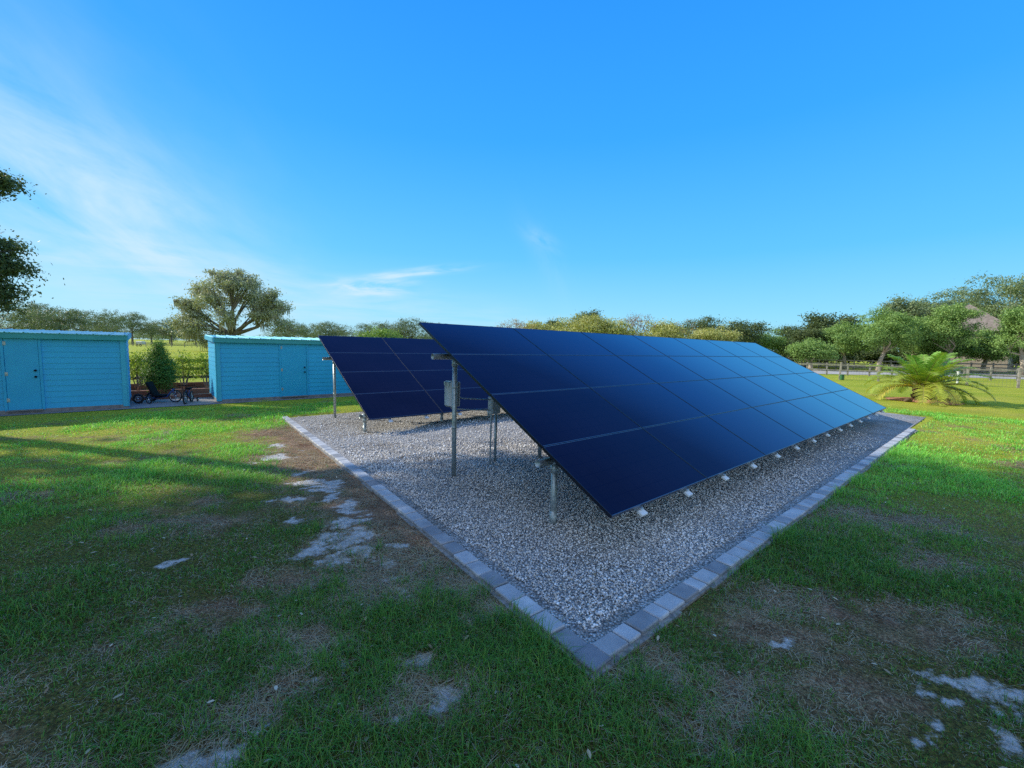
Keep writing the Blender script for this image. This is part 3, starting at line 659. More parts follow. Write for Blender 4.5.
# ------------------------------------------------------------------ sheds
def shed(corner, length, toward_left, door_u, label, group, door_w=.92):
    """corner = front corner nearest the gap; u runs along the front away from the left end"""
    H, D = 2.00, 2.4
    rz = YAW; org = corner-(AX*length if toward_left else Vector((0, 0, 0)))
    org = Vector((org.x, org.y, float(gz(org.x, org.y))))
    t = thing('garden_shed', org, rz, label, 'shed', group); Ln = length
    # local: x along the front, y into the shed, z up
    MB().box((Ln/2, D/2, .03), (Ln+.04, D+.04, .14)).build('slab', M['concrete'], t)
    # front siding as overlapping boards with the doorway left open
    mb = MB(); bh = .145; z0 = .10
    def boards(x0, x1, y, flip=0, top=H-.06, tx=None):
        z_ = z0
        while z_ < top:
            h = min(bh, top-z_)
            if tx is None:
                mb.add([(x0, y-.013, z_), (x1, y-.013, z_), (x1, y-.002, z_+h), (x0, y-.002, z_+h), (x0, y, z_), (x1, y, z_)], [(0, 1, 2, 3), (4, 5, 1, 0)])
            else:
                s_ = tx[1]; X_ = tx[0]
                mb.add([(X_+s_*.013, x0, z_), (X_+s_*.013, x1, z_), (X_+s_*.002, x1, z_+h), (X_+s_*.002, x0, z_+h), (X_, x0, z_), (X_, x1, z_)], [(0, 1, 2, 3), (4, 5, 1, 0)])
            z_ += bh
    d0, d1 = door_u, door_u+door_w
    boards(0, d0, 0); boards(d1, Ln, 0); boards(0, D, 0, tx=(0, -1), top=H+.1); boards(0, D, 0, tx=(Ln, 1), top=H+.1)
    mb.box((Ln/2, D, H/2+.1), (Ln, .03, H))
    mb.box((d0/2, .03, H/2+.03), (d0, .05, H-.1)); mb.box(((d1+Ln)/2, .03, H/2+.03), (Ln-d1, .05, H-.1)); mb.box(((d0+d1)/2, .03, H-.04), (door_w, .05, .08))
    mb.build('wall', M['siding'], t)
    for x_ in (-.005, Ln+.005):
        c_ = MB(); s_ = -1 if x_ < 0 else 1
        c_.box((x_-s_*.045, -.03, H/2+.03), (.10, .03, H-.04), bev=.003); c_.box((x_+s_*.02, .035, H/2+.03), (.03, .13, H-.04), bev=.003)
        c_.build('corner_trim', M['trim'], t)
    # door
    dr = MB().box(((d0+d1)/2, -.012, 1.02), (door_w-.05, .04, 1.86), bev=.004).build('door', M['door'], t)
    for zc in (1.08, .92): MB().tube([(d1-.09, -.03, zc), (d1-.09, -.07, zc)], .016, 12).tube([(d1-.09, -.07, zc), (d1-.09, -.08, zc)], .027, 12).build('handle', M['black_plastic'], dr, True)
    for zc in (.35, 1.0, 1.75): MB().box((d0+.04, -.036, zc), (.05, .01, .09), bev=.003).tube([(d0+.022, -.044, zc-.05), (d0+.022, -.044, zc+.05)], .008, 8).build('hinge', M['galv'], dr)
    fr = MB(); fr.box((d0-.005, -.026, 1.03), (.05, .03, 1.9)); fr.box((d1+.005, -.026, 1.03), (.05, .03, 1.9)); fr.box(((d0+d1)/2, -.0255, 1.985), (door_w+.06, .031, .05))
    fr.build('door_frame', M['door'], t); MB().box(((d0+d1)/2, -.03, .085), (door_w, .10, .03)).build('door_sill', M['concrete'], t)
    # fascia and roof (pent roof rising to the back)
    MB().box((Ln/2, -.10, H-.05), (Ln+.16, .03, .15), bev=.003).build('fascia', M['fascia'], t)
    rf = MB(); e = .07; zf, zb = H+.020, H+.020+.10; yf, yb = -.14, D+.15; nr = int((Ln+2*e)/.0762); sp_ = (Ln+2*e)/nr
    vs = []; prof = []
    for i in range(nr+1):
        x_ = -e+i*sp_; big = (i % 4 == 0)
        prof += [(x_, .0), (x_+sp_*.18, .022 if big else .008), (x_+sp_*.42, .022 if big else .008), (x_+sp_*.6, 0)]
    for yy, zz_ in ((yf, zf), (yb, zb)):
        for x_, dz in prof: vs.append((min(x_, Ln+e), yy, zz_+dz))
        for x_, dz in prof: vs.append((min(x_, Ln+e), yy, zz_+dz-.014))
    n_ = len(prof); fs = []
    for i in range(n_-1):
        fs += [(i, i+1, 2*n_+i+1, 2*n_+i), (n_+i, 3*n_+i, 3*n_+i+1, n_+i+1), (i, n_+i, n_+i+1, i+1)]
    rf.add(vs, fs); rf.build('roof', M['roof_metal'], t)
    for x_ in (-.075, Ln+.075):
        a, b = (x_, -.12, H-.045), (x_, D+.12, H+.20)
        k = MB().add([(x_-.015, a[1], H-.12), (x_+.015, a[1], H-.12), (x_+.015, a[1], H+.012), (x_-.015, a[1], H+.012), (x_-.015, b[1], H-.02), (x_+.015, b[1], H-.02), (x_+.015, b[1], H+.105), (x_-.015, b[1], H+.105)],
                     [(0, 1, 2, 3), (7, 6, 5, 4), (0, 4, 5, 1), (3, 2, 6, 7), (0, 3, 7, 4), (1, 5, 6, 2)]); k.build('rake_trim', M['trim'], t)
    # gable fill between siding and roof
    return t
c1 = at(128, 407.7); c2 = at(218.4, 402.8)
def u_of(px, c):      # metres along AX from c to the bearing of column px
    k = ray(px, 395); k = k.x/k.y; return (k*c.y-c.x)/(AX.x-k*AX.y)
L1 = 8.2
shed(c1, L1, True, L1+u_of(6, c1), 'turquoise lap-sided shed on the left with its door near the frame edge', 'turquoise garden sheds', u_of(43, c1)-u_of(6, c1))
shed(c2, 8.4, False, u_of(281, c2), 'turquoise lap-sided shed behind the further solar array', 'turquoise garden sheds', u_of(307.5, c2)-u_of(281, c2))

# ------------------------------------------------------------------ the gap between the sheds
def quad_strip(name, pts, mt, dz, kind='structure'):
    v = [(p.x, p.y, float(gz(p.x, p.y))+dz) for p in pts]; o = MB().add(v, [tuple(range(len(v)))]).build(name, mt); tag(o, kind=kind); return o
q0 = c1-AX*1.0-NX*-.0; 
quad_strip('patio', [c1+NX*.35-AX*8.2, c2+NX*.30+AX*8.4, c2-NX*.3+AX*8.4, c2-NX*2.6-AX*0, c1-NX*1.6-AX*.3, c1-NX*1.6-AX*8], M['patio'], .008)
mid = (c1+c2)/2
quad_strip('mulch_bed', [c1-NX*1.7-AX*3.6, c2-NX*1.7+AX*2.0, c2-NX*6.4+AX*.5, c1-NX*6.4-AX*6], M['mulch'], .012)
for k, (dist, lab) in enumerate(((1.75, 'low red timber edging nearest the patio'), (3.1, 'middle red timber edging board in the mulch bed'), (5.4, 'rear red timber edging board below the shrubs'))):
    a = c1-NX*dist-AX*(2.2+.5*k); b = c2-NX*dist+AX*1.0; dlt = b-a; cc = (a+b)/2
    Mx = Matrix.Translation((cc.x, cc.y, float(gz(cc.x, cc.y))+.05+.04*k)) @ Matrix.Rotation(math.atan2(dlt.y, dlt.x), 4, 'Z')
    o = MB().box((0, 0, 0), (dlt.length, .09, .14+.04*k), Mx, bev=.008).build('timber_edging', M['timber']); tag(o, lab, 'edging')

# ------------------------------------------------------------------ foliage
def leaves(lobes, n, size, seed, flat=.5, tone_up=True, droop=0):
    """leaf cards spread through the shells of lobes: (centre, radii)"""
    rng = np.random.default_rng(seed); C = np.array([l[0] for l in lobes], float); Rr = np.array([l[1] for l in lobes], float)
    wgt = (Rr[:, 0]*Rr[:, 1]+Rr[:, 0]*Rr[:, 2]); wgt = wgt/wgt.sum(); li = rng.choice(len(lobes), n, p=wgt)
    d = rng.normal(size=(n, 3)); d /= np.linalg.norm(d, axis=1)[:, None]; d[:, 2] = np.where((d[:, 2] < 0) & (rng.random(n) < .55), -d[:, 2], d[:, 2])
    per = 26; m_ = max(n//per, 8); li = li[:m_]; d = d[:m_]
    r = (.35+.68*rng.random(m_)**.55)
    K = C[li]+d*Rr[li]*r[:, None]                      # tuft centres; tufts leave gaps between them
    own = rng.integers(0, m_, n); ts = (size*rng.uniform(1.6, 4.2, m_))[own][:, None]
    off = rng.normal(size=(n, 3))*np.array([1.15, 1.15, .6]); P = K[own]+off*ts
    hsh = rng.random(m_)[own]; keep = slice(None); d = d[own]+off*.35; d /= np.linalg.norm(d, axis=1)[:, None]
    nrm = d+rng.normal(size=(n, 3))*.8; nrm[:, 2] += .3; nrm /= np.linalg.norm(nrm, axis=1)[:, None]
    t = np.cross(nrm, rng.normal(size=(n, 3))); t /= np.linalg.norm(t, axis=1)[:, None]; b = np.cross(nrm, t)
    s = size*rng.uniform(.6, 1.3, n)[:, None]
    V = np.stack([P-t*s, P-b*s*flat*.9+nrm*s*.15, P+t*s, P+b*s*flat+nrm*s*.15], 1)
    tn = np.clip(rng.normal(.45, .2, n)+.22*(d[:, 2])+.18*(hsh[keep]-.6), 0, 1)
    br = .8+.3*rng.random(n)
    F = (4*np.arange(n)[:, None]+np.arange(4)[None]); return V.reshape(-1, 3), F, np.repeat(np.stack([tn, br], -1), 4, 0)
def crown_lobes(rng, cx, cz, rx, rz, k, lo=.28, hi=.5, base=0):
    out = []
    for i in range(k):
        a = rng.uniform(0, 2*math.pi); e = rng.uniform(-.45, 1); rr_ = rng.uniform(.35, .8)
        p = (cx+math.cos(a)*rx*rr_*math.sqrt(max(0, 1-max(e, 0)**2*.8)), math.sin(a)*rx*rr_*math.sqrt(max(0, 1-max(e, 0)**2*.8)), cz+rz*e*.72)
        s = rng.uniform(lo, hi); out.append((p, (rx*s, rx*s, rz*s*.85)))
    for i in range(k):
        a = rng.uniform(0, 2*math.pi); e = rng.uniform(-.35, 1); q = math.sqrt(max(0, 1-max(e, 0)**2)); rr_ = rng.uniform(.82, 1.12); s = rng.uniform(.09, .20)
        out.append(((cx+math.cos(a)*rx*rr_*q, math.sin(a)*rx*rr_*q, cz+rz*e*rng.uniform(.85, 1.1)), (rx*s*1.3, rx*s*1.3, rz*s)))
    out.append(((cx, 0, cz), (rx*.5, rx*.5, rz*.55))); return out
def trunk_mb(rng, h, r, lobes, nb=7, fork=.4, lean=0.0):
    mb = MB(); pts = [(0, 0, -.2), (lean*.2*h*.3, 0, h*fork*.5), (lean*h*fork, .02*h*rng.uniform(-1, 1), h*fork)]
    mb.tube(pts, [r*1.35, r, r*.85], 12); top = Vector(pts[-1])
    ls = sorted(lobes, key=lambda l: -l[1][0]); 
    for k in range(min(nb, len(ls))):
        c = Vector(ls[k][0]); mid_ = top.lerp(c, .5)+Vector((rng.uniform(-.1, .1)*h, rng.uniform(-.1, .1)*h, -.03*h))
        mb.tube([top+Vector((0, 0, -.1*r)), mid_, c], [r*.55, r*.32, r*.10], 8)
        for q in range(2):
            e = c+Vector((rng.uniform(-1, 1)*ls[k][1][0], rng.uniform(-1, 1)*ls[k][1][1], rng.uniform(-.2, .9)*ls[k][1][2])); mb.tube([mid_, (mid_+e)/2+Vector((0, 0, .05*h)), e], [r*.22, r*.13, r*.04], 6)
    return mb
MESHES = {}
def tree(p, h, rx, label, cat='tree', name='tree', leafm='green_leaf', bark='bark', seed=1, n=5000, size=None, base=.3, group=None, fork=.35, lobes=None, k=12, nb=6, tr=None, key=None, mirror=1, rot=0, lean=0.0, lo=.28, hi=.5, extra=None):
    t = thing(name, (p.x, p.y, p.z), rot, label, cat, group)
    if key is not None and key in MESHES:
        a, b, h0, r0 = MESHES[key]; o1 = link('trunk', a, None, t); o2 = link('crown', b, None, t); t.scale = (rx/r0, rx/r0, h/h0); return t
    rng = random.Random(seed)
    if lobes is None:
        cz = h*(base+1)/2; rz = h*(1-base)/2; lobes = crown_lobes(rng, 0, cz, rx, rz, k, lo, hi)
        zmax = max(l[0][2]+l[1][2]*.95 for l in lobes); sc2 = (h-base*h*.9)/(zmax-base*h*.9)
        lobes = [((l[0][0], l[0][1], base*h*.9+(l[0][2]-base*h*.9)*sc2), l[1]) for l in lobes]
    size = size or h*.02
    tk = trunk_mb(rng, h, tr or h*.028, lobes, nb, fork, lean).build('trunk', M[bark], t, True)
    V, F, c = leaves(lobes, n, size, seed); cr_ = link('crown', np_mesh('crown', V, F, c), M[leafm], t)
    if key is not None: MESHES[key] = (tk.data, cr_.data, h, rx)
    if extra: extra(t, lobes, rng)
    return t

# --- tall oaks standing left of the view: the shade over the foreground is theirs
def oak_big(x, y, h, rx, seed, label, n=26000, base=.3, size=.16, k=22):
    return tree(Vector((x, y, float(gz(x, y)))), h, rx, label, 'oak tree', 'live_oak', 'oak_leaf', 'bark', seed, n, size, base, 'shade oaks left of the lawn', .28 if seed not in (12, 15) else .55, k=k, nb=9, lo=.24, hi=.42, tr=None if seed not in (12, 15) else .2)
SHADE = [(-19.6, 9.1, 21.5, 3.8, 12, 'tallest shade oak standing off the left of the lawn', 44000, .55, .18),
         (-17.0, 9.5, 16.4, 2.9, 15, 'narrow-crowned shade oak between the tallest oak and the lawn', 60000, .60, .15),
         (-13.6, 2.9, 8.6, 3.6, 16, 'low dense shade oak just outside the left foreground', 60000, .30, .10),
         (-27, 4.4, 21.0, 5.6, 13, 'broad shade oak furthest left of the lawn', 70000, .30, .19),
         (-14.5, -1.4, 11, 5.6, 14, 'spreading shade oak nearest the camera on the left', 30000, .28, .14)]
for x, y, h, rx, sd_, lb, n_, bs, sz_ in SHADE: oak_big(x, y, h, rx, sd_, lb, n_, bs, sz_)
tb = Vector((-20.4, 13.4, float(gz(-20.4, 13.4)))); lob = []
for px, py, rp, rz_ in ((3,186,13,11),(14,190,9,7),(-26,196,16,10),(4,250,14,8),(16,270,12,6),(2,268,14,12),(8,292,11,10),(28,273,8,3.5),(-34,272,26,16),(-48,302,38,16),(-95,295,40,26),(-80,262,30,20),(-52,232,24,26),(-60,240,30,34),(-50,190,34,26),(-85,225,30,34)):
    dq = 14.5-max(0, -px)*.012; w_ = toward(px, dq); u_ = dq/FPX; lob.append(((w_.x-tb.x, w_.y-tb.y, CAMH+(336-py)*u_-tb.z), (rp*u_*1.2, rp*u_*1.2, rz_*u_)))
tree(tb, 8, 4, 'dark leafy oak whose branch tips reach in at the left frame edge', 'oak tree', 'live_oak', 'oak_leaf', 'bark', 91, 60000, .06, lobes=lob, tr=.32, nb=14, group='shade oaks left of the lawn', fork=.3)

# --- the big moss-hung oak beyond the sheds
def P(px, depth): return toward(px, depth)
def moss(t, lobes, rng):
    g = np.random.default_rng(5); Vs = []; Fs = []; Cs = []; b = 0; k = 0
    for i in range(3600):
        l = lobes[g.integers(len(lobes))]; a = g.uniform(0, 6.28); r = g.uniform(.3, 1); x = l[0][0]+math.cos(a)*l[1][0]*r; y = l[0][1]+math.sin(a)*l[1][1]*r; z = l[0][2]-l[1][2]*g.uniform(.1, .8)
        ln = g.uniform(.4, 1.9)*g.uniform(.4, 1); w = g.uniform(.03, .09); a2 = g.uniform(0, 3.14); dx, dy = math.cos(a2)*w, math.sin(a2)*w
        Vs += [(x-dx, y-dy, z), (x+dx, y+dy, z), (x+dx*.1+g.uniform(-.1, .1), y+dy*.1, z-ln), (x-dx*.1, y-dy*.1, z-ln*.9)]; Fs.append((b, b+1, b+2, b+3)); b += 4; q = g.random(); Cs += [(q, 1.0)]*4
    link('hanging_moss', np_mesh('hanging_moss', np.array(Vs), np.array(Fs), np.array(Cs)), M['moss'], t)
D0 = 78.0; s0 = D0/FPX
bo = P(232, D0)
def LB(px, py, rpx, rpy, dy=0): return (((px-232)*s0, dy, (341-py)*s0+1.74), (rpx*s0, rpx*s0, rpy*s0))
ol = [LB(215,288,16,11), LB(205,296,10,9), LB(232,282,17,9), LB(250,287,16,11), LB(262,298,15,12), LB(272,312,12,10), LB(240,298,18,13,3), LB(222,303,14,14,-3), LB(190,306,12,8), LB(196,318,14,9), LB(205,328,14,12,-2), LB(190,334,10,12),
      LB(255,315,15,13,2), LB(279,325,12,7), LB(245,320,10,12,-4), LB(184,303,6,4), LB(228,276,12,5), LB(268,303,8,8), LB(210,342,14,9)]
_q = random.Random(8); extra_l = []
for c_, r_ in ol:
    for _ in range(3):
        a_ = _q.uniform(0, 6.28); e_ = _q.uniform(-.3, 1.2); f_ = _q.uniform(.16, .34)
        extra_l.append(((c_[0]+math.cos(a_)*r_[0]*1.02, c_[1]+math.sin(a_)*r_[1], c_[2]+r_[2]*e_*.85), (r_[0]*f_*1.3, r_[1]*f_*1.3, r_[2]*f_)))
tree(bo, 14, 9, 'large spreading oak hung with grey moss, rising behind the right-hand shed', 'oak tree', 'live_oak', 'oak_pale', 'bark', 77, 30000, .19, lobes=[(c_, (r_[0]*.66, r_[1]*.66, r_[2]*.70)) for c_, r_ in ol]+extra_l, tr=.75, fork=.22, nb=12, extra=moss)

# --- far tree line on the left, behind the pasture
def far(px, top, depth, wpx, label, mat_='far_leaf', key=None, seed=0, n=2600, name='tree', group='distant trees beyond the pasture', base=.08, bark='bark', size=None, **kw):
    p = P(px, depth); hor = 347.5+(px-512)*ROLL; h = (hor-top)*depth/FPX+CAMH-p.z; rx = wpx/2*depth/FPX
    return tree(p, h, rx, label, 'tree', name, mat_, bark, seed or int(px*7+top), n, size or max(h*.026, .12), base, group, key=key, rot=random.uniform(0, 6.28) if key else 0, **kw)
left_line = [(6,309,150,60),(34,306,165,46),(62,311,150,44),(88,314,170,40),(112,313,140,30),(133,316,150,34),(152,324,170,30),(172,323,160,34),(196,326,170,36),(286,322,150,34),(306,327,180,30),(326,325,160,32),(347,328,175,34),(366,327,165,28),(388,325,150,34),(410,322,150,36),(432,326,170,34),(455,330,160,34),(480,331,170,34)]
words_l = ['far oak above the left-hand shed at the frame edge','far rounded oak second from the left edge above the shed','far oak third from the left above the shed roof','far low oak above the right half of the left shed','far dense oak above the end of the left shed roof','far dark oak just left of the gap between the sheds',
 'small far tree seen straight through the gap between the sheds','far tree above the cypress in the gap','far tree at the left foot of the mossy oak','far tree just right of the mossy oak','small far tree over the middle of the right shed','far tree over the door of the right shed','far tree left of the rear array top corner','small far tree over the rear array',
 'far tree over the left of the rear array top edge','far bushy tree just left of the near array top corner','far tree peeping over the near array top corner','far tree behind the first panel of the near array','far tree behind the top edge of the near array, first column']
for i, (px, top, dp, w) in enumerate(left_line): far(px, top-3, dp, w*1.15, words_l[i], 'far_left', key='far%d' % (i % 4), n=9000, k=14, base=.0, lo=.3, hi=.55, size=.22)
for i, (px, top, dp, w) in enumerate([(20,322,215,80),(75,325,215,70),(125,327,215,70),(170,330,215,60),(215,332,215,70),(300,331,215,70),(350,332,215,70),(400,331,215,70),(450,333,215,80)]):
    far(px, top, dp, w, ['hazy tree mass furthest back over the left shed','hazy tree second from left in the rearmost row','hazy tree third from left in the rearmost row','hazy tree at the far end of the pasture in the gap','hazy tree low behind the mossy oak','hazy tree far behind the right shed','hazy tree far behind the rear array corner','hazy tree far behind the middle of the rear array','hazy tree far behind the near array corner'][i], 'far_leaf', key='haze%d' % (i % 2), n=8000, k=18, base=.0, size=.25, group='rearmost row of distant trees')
for px, top, dp, w, lb in [(372,327,60,36,'bright green bush showing above the right shed roof'),(388,329,62,26,'second bright green bush above the right shed roof')]:
    far(px, top, dp, w, lb, 'green_leaf', n=3500, group='bushes behind the right shed', size=.14)

# --- crape myrtles and oaks behind the near array
behind = [(512,318,50,44,'rosy_leaf','airy reddish shrub tree over the near array, leftmost'),(540,322,52,40,'yellow_leaf','yellow-green tree just right of the airy reddish one'),(556,321,60,26,'oak_leaf','small dark tree between yellow-green ones over the array'),
 (582,315,50,46,'yellow_leaf','tallest yellow-green tree over the near array'),(590,312,62,40,'oak_leaf','dark crown behind the tallest yellow-green tree'),(614,319,50,36,'yellow_leaf','yellow-green tree right of the tallest one'),(637,313,52,40,'rosy_leaf','airy rosy tree top near the middle of the array'),
 (660,322,50,38,'yellow_leaf','yellow-green tree right of the rosy tree top'),(682,320,54,36,'rosy_leaf','second airy rosy tree over the array'),(700,317,60,38,'oak_leaf','dark rounded oak between rosy and yellow trees'),(712,326,50,36,'yellow_leaf','rightmost yellow-green tree over the array'),
 (740,321,60,42,'oak_leaf','dark oak above the array corner'),(766,329,62,36,'green_leaf','rounded green tree right of the array top corner'),(790,327,64,34,'oak_leaf','dark green tree right of the rounded green one')]
for i, (px, top, dp, w, mt, lb) in enumerate(behind):
    far(px, top, dp, w*1.15, lb, mt, n=(3500 if mt == 'rosy_leaf' else 12000), group='trees behind the near array', base=.12, size=.11 if mt != 'rosy_leaf' else .07, k=16)

# --- trees on the right
right = [(806,330,58,34,'oak_leaf','bark','dark bushy tree left of the fence end'),(828,316,64,52,'oak_leaf','bark','tall thin-topped tree left of the pale trunks'),(812,340,50,34,'green_leaf','pale_bark','low green tree over the road end'),
 (846,325,56,46,'green_leaf','pale_bark','round green tree above the wire fence post'),(880,309,52,58,'green_leaf','pale_bark','green tree with pale flaring trunk left of the palm'),(897,299,72,40,'oak_leaf','bark','dark pointed crown behind the pale-trunked tree'),
 (925,296,80,60,'oak_leaf','bark','dark broad tree behind the palm'),(913,318,56,56,'green_leaf','pale_bark','green tree directly behind the palm'),(947,304,50,36,'green_leaf','pale_bark','green tree with leaning pale trunk right of the palm'),
 (962,288,90,70,'oak_leaf','bark','hazy high tree behind the house roof'),(1004,274,82,96,'oak_leaf','bark','largest tree on the right frame edge'),(1026,307,46,48,'green_leaf','pale_bark','green tree with forked pale trunk at the right'),(1046,300,48,60,'green_leaf','pale_bark','green tree cut by the right frame edge'),
 (985,330,52,46,'green_leaf','pale_bark','low green tree between leaning and forked trunks'),(935,332,54,40,'green_leaf','pale_bark','low green tree below the house roof'),(1070,285,85,80,'oak_leaf','bark','dark tree beyond the right frame edge')]
for i, (px, top, dp, w, mt, bk, lb) in enumerate(right):
    if dp > 70: mt = 'far_leaf'  # distant crowns take paler leaves, with haze put into the colour
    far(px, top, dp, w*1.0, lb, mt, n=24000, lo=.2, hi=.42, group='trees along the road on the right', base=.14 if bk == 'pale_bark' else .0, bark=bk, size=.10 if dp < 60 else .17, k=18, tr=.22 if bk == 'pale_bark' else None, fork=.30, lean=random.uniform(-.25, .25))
# a hedge of undergrowth under them
for i, (px, top, dp, w) in enumerate([(792,344,70,40),(822,345,72,40),(850,345,72,40),(880,345,70,44),(910,345,70,40),(940,345,70,44),(972,343,68,44),(1004,343,66,44),(1040,342,66,50)]):
    far(px, top, dp, w*1.2, 'dark undergrowth bush %s along the road verge' % ordinal(i+1)+', counted from the left', 'oak_leaf', name='bush', key='under%d' % (i % 3), n=9000, group='undergrowth along the road verge', base=.0, size=.16)

# --- house roof among the right-hand trees
hp = P(968, 66); t = thing('house', (hp.x, hp.y, 0), rad(38), 'house with brown hipped roof half hidden by the roadside trees', 'house')
MB().box((0, 0, 2.75), (15, 9, 5.5)).build('wall', M['stucco'], t)
hw, hd, hr = 8.3, 5.3, 4.0
MB().add([(-hw, -hd, 5.5), (hw, -hd, 5.5), (hw, hd, 5.5), (-hw, hd, 5.5), (-hr, 0, 9.7), (hr, 0, 9.7)], [(0, 1, 5, 4), (1, 2, 5), (2, 3, 4, 5), (3, 0, 4), (3, 2, 1, 0)]).build('roof', M['shingle'], t)
for x_ in (-5, -1.6, 2.4, 5.4):
    w = MB(); w.box((x_, -4.53, 1.6), (1.5, .08, 1.5)); f = w.build('window', M['white_paint'], t); MB().box((x_, -4.58, 1.6), (1.3, .04, 1.3)).build('pane', M['window'], f)

# --- road and fences on the right
def strip(name, pts_l, pts_r, mt, dz):
    n_ = len(pts_l); v = [(p[0], p[1], float(gz(p[0], p[1]))+dz) for p in pts_l+pts_r]
    o = MB().add(v, [(i, i+1, n_+i+1, n_+i) for i in range(n_-1)]).build(name, mt); tag(o, kind='structure')
def lr(d0, d1, dl, dr):
    pl = [];
    for i in range(13):
        q = 700+i*40; f = i/12; d = dl*(1-f)+dr*f; p = P(q, d); pl.append((p.x, p.y))
    return pl
strip('sandy_road', lr(0, 0, 43, 34), lr(0, 0, 56, 46), M['sand_road'], .02)
def rail_fence(px0, d0, px1, d1, n_, h, rails, mt, label, cat, group=None, name='board_fence', wire=False, rail_h=.14, post=.12):
    a = P(px0, d0); b = P(px1, d1); dlt = b-a; dlt.z = 0; ln = dlt.length; ang = math.atan2(dlt.y, dlt.x)
    t = thing(name, (a.x, a.y, a.z), ang, label, cat, group); pm = MB().box((0, 0, h/2), (post, post, h+.1), bev=.01).mesh('post'); pm.materials.append(M[mt])
    for i in range(n_+1):
        o = link('post', pm, None, t); o.location = (ln*i/n_, 0, random.uniform(-.04, .03)); o.rotation_euler = (random.uniform(-.02, .02), random.uniform(-.03, .03), 0)
    if rails:
        for zr in rails:
            mb = MB()
            for i in range(n_):
                x0, x1 = ln*i/n_, ln*(i+1)/n_; mb.box(((x0+x1)/2, -post/2-.018, zr+random.uniform(-.02, .02)), (x1-x0-.01, .03, rail_h), bev=.003)
            mb.build('rail', M[mt], t)
    if wire:
        mb = MB()
        for k in range(9):
            z_ = .08+k*.14; mb.box((ln/2, 0, z_), (ln, .006, .006))
        x = 0
        while x < ln: mb.box((x, 0, .65), (.006, .006, 1.2)); x += .16
        mb.build('wire_mesh', M['wire'], t)
    return t
rail_fence(755, 60, 1090, 47, 17, 1.35, (.35, .8, 1.22), 'fence_wood', 'weathered board fence along the far side of the sandy road', 'fence')
rail_fence(770, 41, 1080, 32, 13, 1.15, (.55, 1.0), 'fence_wood', 'weathered two-rail fence along the near side of the sandy road', 'fence', rail_h=.13)
rail_fence(842, 31, 1080, 24.5, 5, 1.25, None, 'fence_wood', 'wire mesh fence on wooden posts behind the palm', 'fence', name='wire_fence', wire=True)
pw = P(961, 29.5); o = MB().tube([(0, 0, -.1), (0, 0, .75)], .06, 12).box((0, 0, .78), (.14, .14, .06), bev=.01).build('marker_post', M['white_paint']); o.location = pw; tag(o, 'short white marker post by the wire fence right of the palm', 'post')
pg = P(844.5, 30.6); o = MB().box((0, 0, .18), (.22, .2, .34), bev=.03).box((0, 0, .37), (.24, .22, .04), bev=.015).build('utility_box', mat('green_paint', (.03,.14,.05), .5)); o.location = pg; tag(o, 'small green utility box at the foot of the wire fence post', 'utility box')
# pasture fence far left, a tank beyond it, dark rails in the gap
rail_fence(-60, 105, 330, 118, 30, 1.2, (.4, .8, 1.12), 'fence_wood', 'thin grey fence across the far side of the pasture', 'fence', rail_h=.10, post=.12)
pt = P(141, 112); t = thing('stock_trailer', (pt.x, pt.y, pt.z), 0, 'tiny white trailer parked beyond the pasture', 'trailer')
MB().box((0, 0, .95), (1.6, 1.2, .8), bev=.08).build('body', M['white_paint'], t)
for sx_ in (-.45, .45): MB().torus((sx_, -.6, .3), .24, .08, (0, 1, 0)).build('wheel', M['rubber'], t)
fa = c2-NX*7.0-AX*6.5; fb = c2-NX*7.0+AX*5; dlt = fb-fa; t = thing('rail_fence', (fa.x, fa.y, float(gz(fa.x, fa.y))), math.atan2(dlt.y, dlt.x), 'dark three-rail fence behind the shrubs in the gap', 'fence')
for i in range(6): MB().box((dlt.length*i/5, 0, .55), (.11, .11, 1.2), bev=.01).build('post', M['fence_dark'], t)
for z_ in (.35, .70, 1.05): MB().box((dlt.length/2, -.075, z_), (dlt.length, .035, .12), bev=.003).build('rail', M['fence_dark'], t)

# --- shrubs in the gap
def shrub(name, p, lobes, mt, n, size, seed, label, bark='bark', stems=5, h=1.0, group=None):
    t = thing(name, (p.x, p.y, p.z), 0, label, 'shrub', group); g = random.Random(seed)
    V, F, c = leaves(lobes, n, size, seed); link('foliage', np_mesh('foliage', V, F, c), M[mt], t)
    mb = MB()
    for i in range(stems):
        l = lobes[i % len(lobes)]; mb.tube([(g.uniform(-.04, .04), g.uniform(-.04, .04), -.05), (l[0][0]*.4, l[0][1]*.4, h*.35), l[0]], [.03, .02, .008], 7)
    mb.build('stem', M[bark], t, True)
cy = c1-NX*3.2+AX*.0; k_ = ray(160, 390); s_ = ((k_.x/k_.y)*cy.y-cy.x)/(AX.x-(k_.x/k_.y)*AX.y); cy = cy+AX*s_; cy.z = float(gz(cy.x, cy.y))
sc_y = cy.y/FPX; hC = (392-335)*sc_y
cl_ = [((0, 0, hC*.22), (.42, .42, .42)), ((.03, 0, hC*.40), (.46, .46, .5)), ((-.03, .02, hC*.56), (.36, .36, .42)), ((0, 0, hC*.72), (.23, .23, .35)), ((0.01, 0, hC*.87), (.10, .10, .24)), ((-.1, .1, hC*.3), (.4, .4, .4)), ((.12, -.05, hC*.30), (.38, .38, .4))]
shrub('cypress_shrub', cy, cl_, 'cypress_leaf', 22000, .026, 3, 'dense cone-shaped green cypress shrub in the gap between the sheds', h=1.2)
def on(px, dist):       # along the bed line `dist` behind the shed fronts
    b = c1-NX*dist; k = ray(px, 390); k = k.x/k.y; return (lambda q: Vector((q.x, q.y, float(gz(q.x, q.y)))))(b+AX*((k*b.y-b.x)/(AX.x-k*AX.y)))
